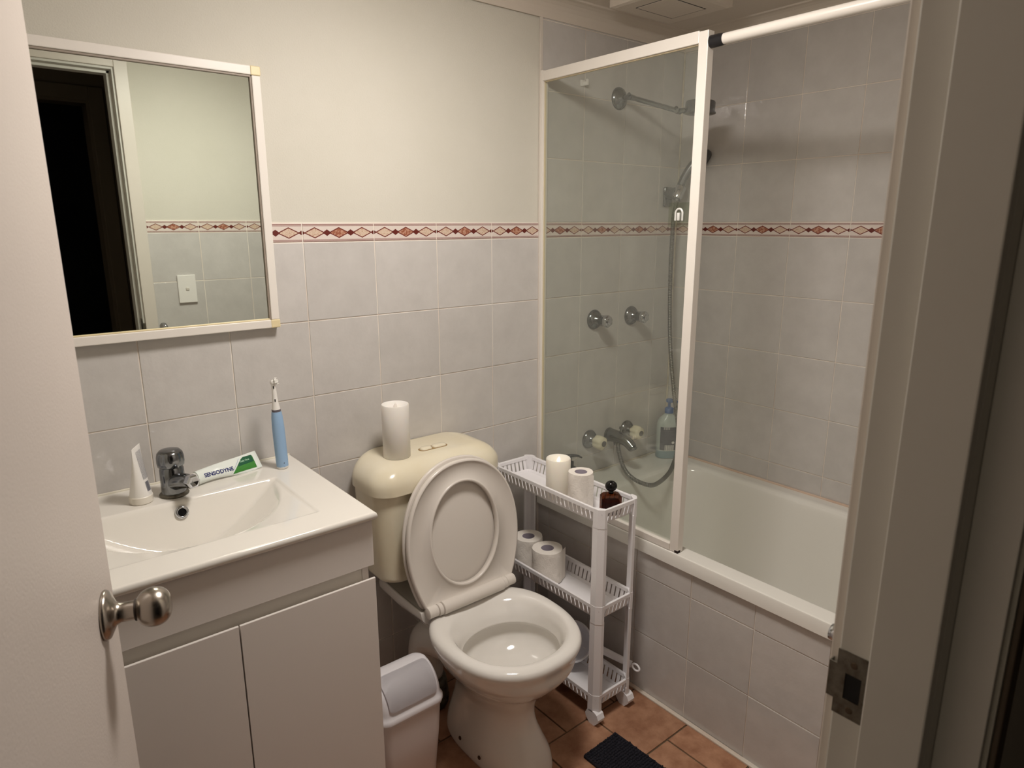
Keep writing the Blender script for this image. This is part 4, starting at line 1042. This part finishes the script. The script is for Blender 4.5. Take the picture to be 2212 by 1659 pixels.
def cross_tap(loc, label, knob_mat, capm, group, knob='chrome'):
    t = thing('wall_tap', loc, label, 'tap', group)
    obj('flange', L([(.0300, 0), (.0305, .002), (.027, .009), (.019, .015), (.0135, .018), (.0125, .034), (0, .034)], 40, frame_to((0, 0, 0), (0, -1, 0))), CHROMED, t, smooth=True)
    bm = bmesh.new(); rs = []
    prof = [(.012, .030), (.0205, .034), (.0225, .042), (.0225, .056), (.0205, .064), (.014, .068), (0, .068)] if knob != 'chrome' else [(.013, .030), (.0165, .033), (.0165, .050), (.0185, .052), (.0185, .062), (.015, .066), (0, .066)]
    F = frame_to((0, 0, 0), (0, -1, 0))
    for r, z in prof:
        rs.append([F @ Vector((r*(1-(.11 if knob != 'chrome' else .07)*(.5+.5*math.cos(6*a))**2)*math.cos(a), r*(1-(.11 if knob != 'chrome' else .07)*(.5+.5*math.cos(6*a))**2)*math.sin(a), z)) for a in [2*PI*i/60 for i in range(60)]])
    rings(bm, rs); bmesh.ops.remove_doubles(bm, verts=bm.verts, dist=1e-6)
    kb = obj('handle', bm, knob_mat, t, smooth=True, angle=50)
    obj('index_cap', L([(.009, .0655), (.009, .0705), (.007, .072), (0, .072)], 24, F), capm, kb, smooth=True, angle=50)
    t.scale = (1.18, 1.12, 1.18)
    return t
g1 = 'wall taps in the shower'
cross_tap((-.443, 0, 1.106), 'left chrome shower tap, upper row on the tiles behind the glass', CHROME, CHROME, g1)
cross_tap((-.245, 0, 1.104), 'right chrome shower tap, upper row on the tiles behind the glass', CHROME, CHROME, g1)
CK = mat('cream_tap_plastic', (226, 218, 192), .25); DG = mat('tap_index_grey', (84, 82, 78), .4)
cross_tap((-.453, 0, .658), 'left bath tap with a cream plastic handle, lower row', CK, DG, g1, 'cream')
cross_tap((-.246, 0, .656), 'right bath tap with a cream plastic handle, lower row', CK, DG, g1, 'cream')
sp_ = thing('bath_spout', (-.345, 0, .655), 'chrome bath spout with diverter between the two cream-handled taps', 'spout')
bm = bmesh.new(); 
lathe(bm, [(.027, 0), (.027, .004), (.022, .012), (.020, .03), (0, .03)], 32, frame_to((0, 0, 0), (0, -1, 0)))
sweep(bm, catmull([(0, -.010, 0), (.002, -.045, 0), (.006, -.085, -.008), (.008, -.115, -.028)], 8), lambda t, i: lerp(.0255, .0185, t), 24)
sweep(bm, [Vector((0, -.035, -.005)), Vector((-.003, -.045, -.030))], .011, 18)
obj('spout_body', bm, CHROMED, sp_, smooth=True, angle=60)
obj('diverter_knob', L([(.004, 0), (.004, .018), (.008, .020), (.008, .027), (0, .029)], 18, frame_to((.004, -.055, .014), (.05, -.1, 1))), CHROMED, sp_, smooth=True, angle=50)
obj('outlet', L([(.0165, 0), (.0175, .006), (.013, .010), (.011, .006), (0, .004)], 22, frame_to((.008, -.114, -.028), (.05, -.55, -1))), CHROMED, sp_, smooth=True, angle=50)

# bottles in the shower
bt = thing('pump_bottle', (-.064, -.064, BZ), 'large pale bottle with a blue pump and dark label in the bath corner', 'bottle', rot=(0, 0, math.radians(-35)))
def oval(a, b, z, n=40, e=2.6): return [Vector((a*math.copysign(abs(math.cos(t))**(2/e), math.cos(t)), b*math.copysign(abs(math.sin(t))**(2/e), math.sin(t)), z)) for t in [2*PI*i/n for i in range(n)]]
bm = bmesh.new(); rings(bm, [oval(*k) for k in ((.041, .028, 0), (.0445, .032, .003), (.0455, .0325, .02), (.0455, .0325, .125), (.0445, .0315, .142), (.038, .027, .158), (.024, .020, .172), (.0155, .0155, .180), (.0145, .0145, .186))], cap0=True, cap1=True)
obj('body', bm, BOTTLE, bt, smooth=True, angle=60)
bm = bmesh.new(); rings(bm, [oval(.0458, .0328, .002), oval(.0460, .0330, .020), oval(.0460, .0330, .032)])
obj('blue_base', bm, mat('bottle_liquid_tint', (128, 152, 158), .3), bt, smooth=True)
def lblpatch(x0, x1, z0, z1, m, eps, name, par, label=None, k=10):
    bm = bmesh.new(); V = []
    for i in range(k+1):
        x = lerp(x0, x1, i/k); q = min(1, abs(x)/.0455); y = -.0325*(1-q**2.6)**(1/2.6)-eps
        V.append((bm.verts.new((x, y, z0)), bm.verts.new((x, y, z1))))
    for a_, b_ in zip(V, V[1:]): bm.faces.new((a_[0], b_[0], b_[1], a_[1]))
    return obj(name, bm, m, par, smooth=True, label=label)
lb = lblpatch(-.038, .038, .036, .132, LABEL, .0006, 'label', bt, 'dark printed label')
for k in range(12): 
    lblpatch(-.0205+k*.0031, -.0205+k*.0031+.0012+.0006*(k % 3), .034, .058, WPL, .0011, 'barcode_bar', lb, k=1)
for k in range(6): lblpatch(-.026+k*.0042, -.026+k*.0042+.0014, .122, .132, WPL, .0011, 'barcode_bar', lb, k=1)
rl = random.Random(2)
for k in range(14): lblpatch(-.034, -.034+rl.uniform(.03, .06), .064+k*.004, .0652+k*.004, PRINTG, .0011, 'print_line', lb, k=6)
obj('badge', L([(0, .0006), (.0052, .0005), (.0056, 0)], 20, frame_to((.012, -.0335, .068), (.05, -1, 0))), WPL, lb)
pc = obj('pump', L([(.0175, .184), (.0175, .202), (.012, .207), (.0055, .208), (.0055, .226), (.0135, .228), (.0145, .236), (.012, .241), (0, .242)], 28), BLUE2, bt, smooth=True, angle=50)
bm = bmesh.new(); sweep(bm, catmull([(.008, 0, .235), (.024, -.002, .233), (.036, -.003, .224)], 6), lambda t, i: lerp(.0055, .0035, t), 12); obj('nozzle', bm, BLUE2, bt, smooth=True)

bk = thing('black_pump_bottle', (-.640, -.095, BZ), 'black pump bottle on the bath corner, mostly hidden behind the LED candle', 'bottle', rot=(0, 0, math.radians(-42)))
obj('body', L([(.022, 0), (.024, .002), (.024, .088), (.020, .098), (.011, .104), (.010, .108)], 32), BLACKM, bk, smooth=True, angle=50)
obj('collar', L([(.012, .106), (.012, .118), (.006, .121), (.0045, .122), (.0045, .132), (0, .132)], 24), BLACKM, bk, smooth=True, angle=50)
bm = bmesh.new(); sweep(bm, catmull([(-.014, 0, .136), (.004, 0, .140), (.024, 0, .140), (.040, 0, .133)], 8), lambda t, i: lerp(.0085, .0025, t**.8), 14); obj('nozzle', bm, BLACKM, bk, smooth=True)
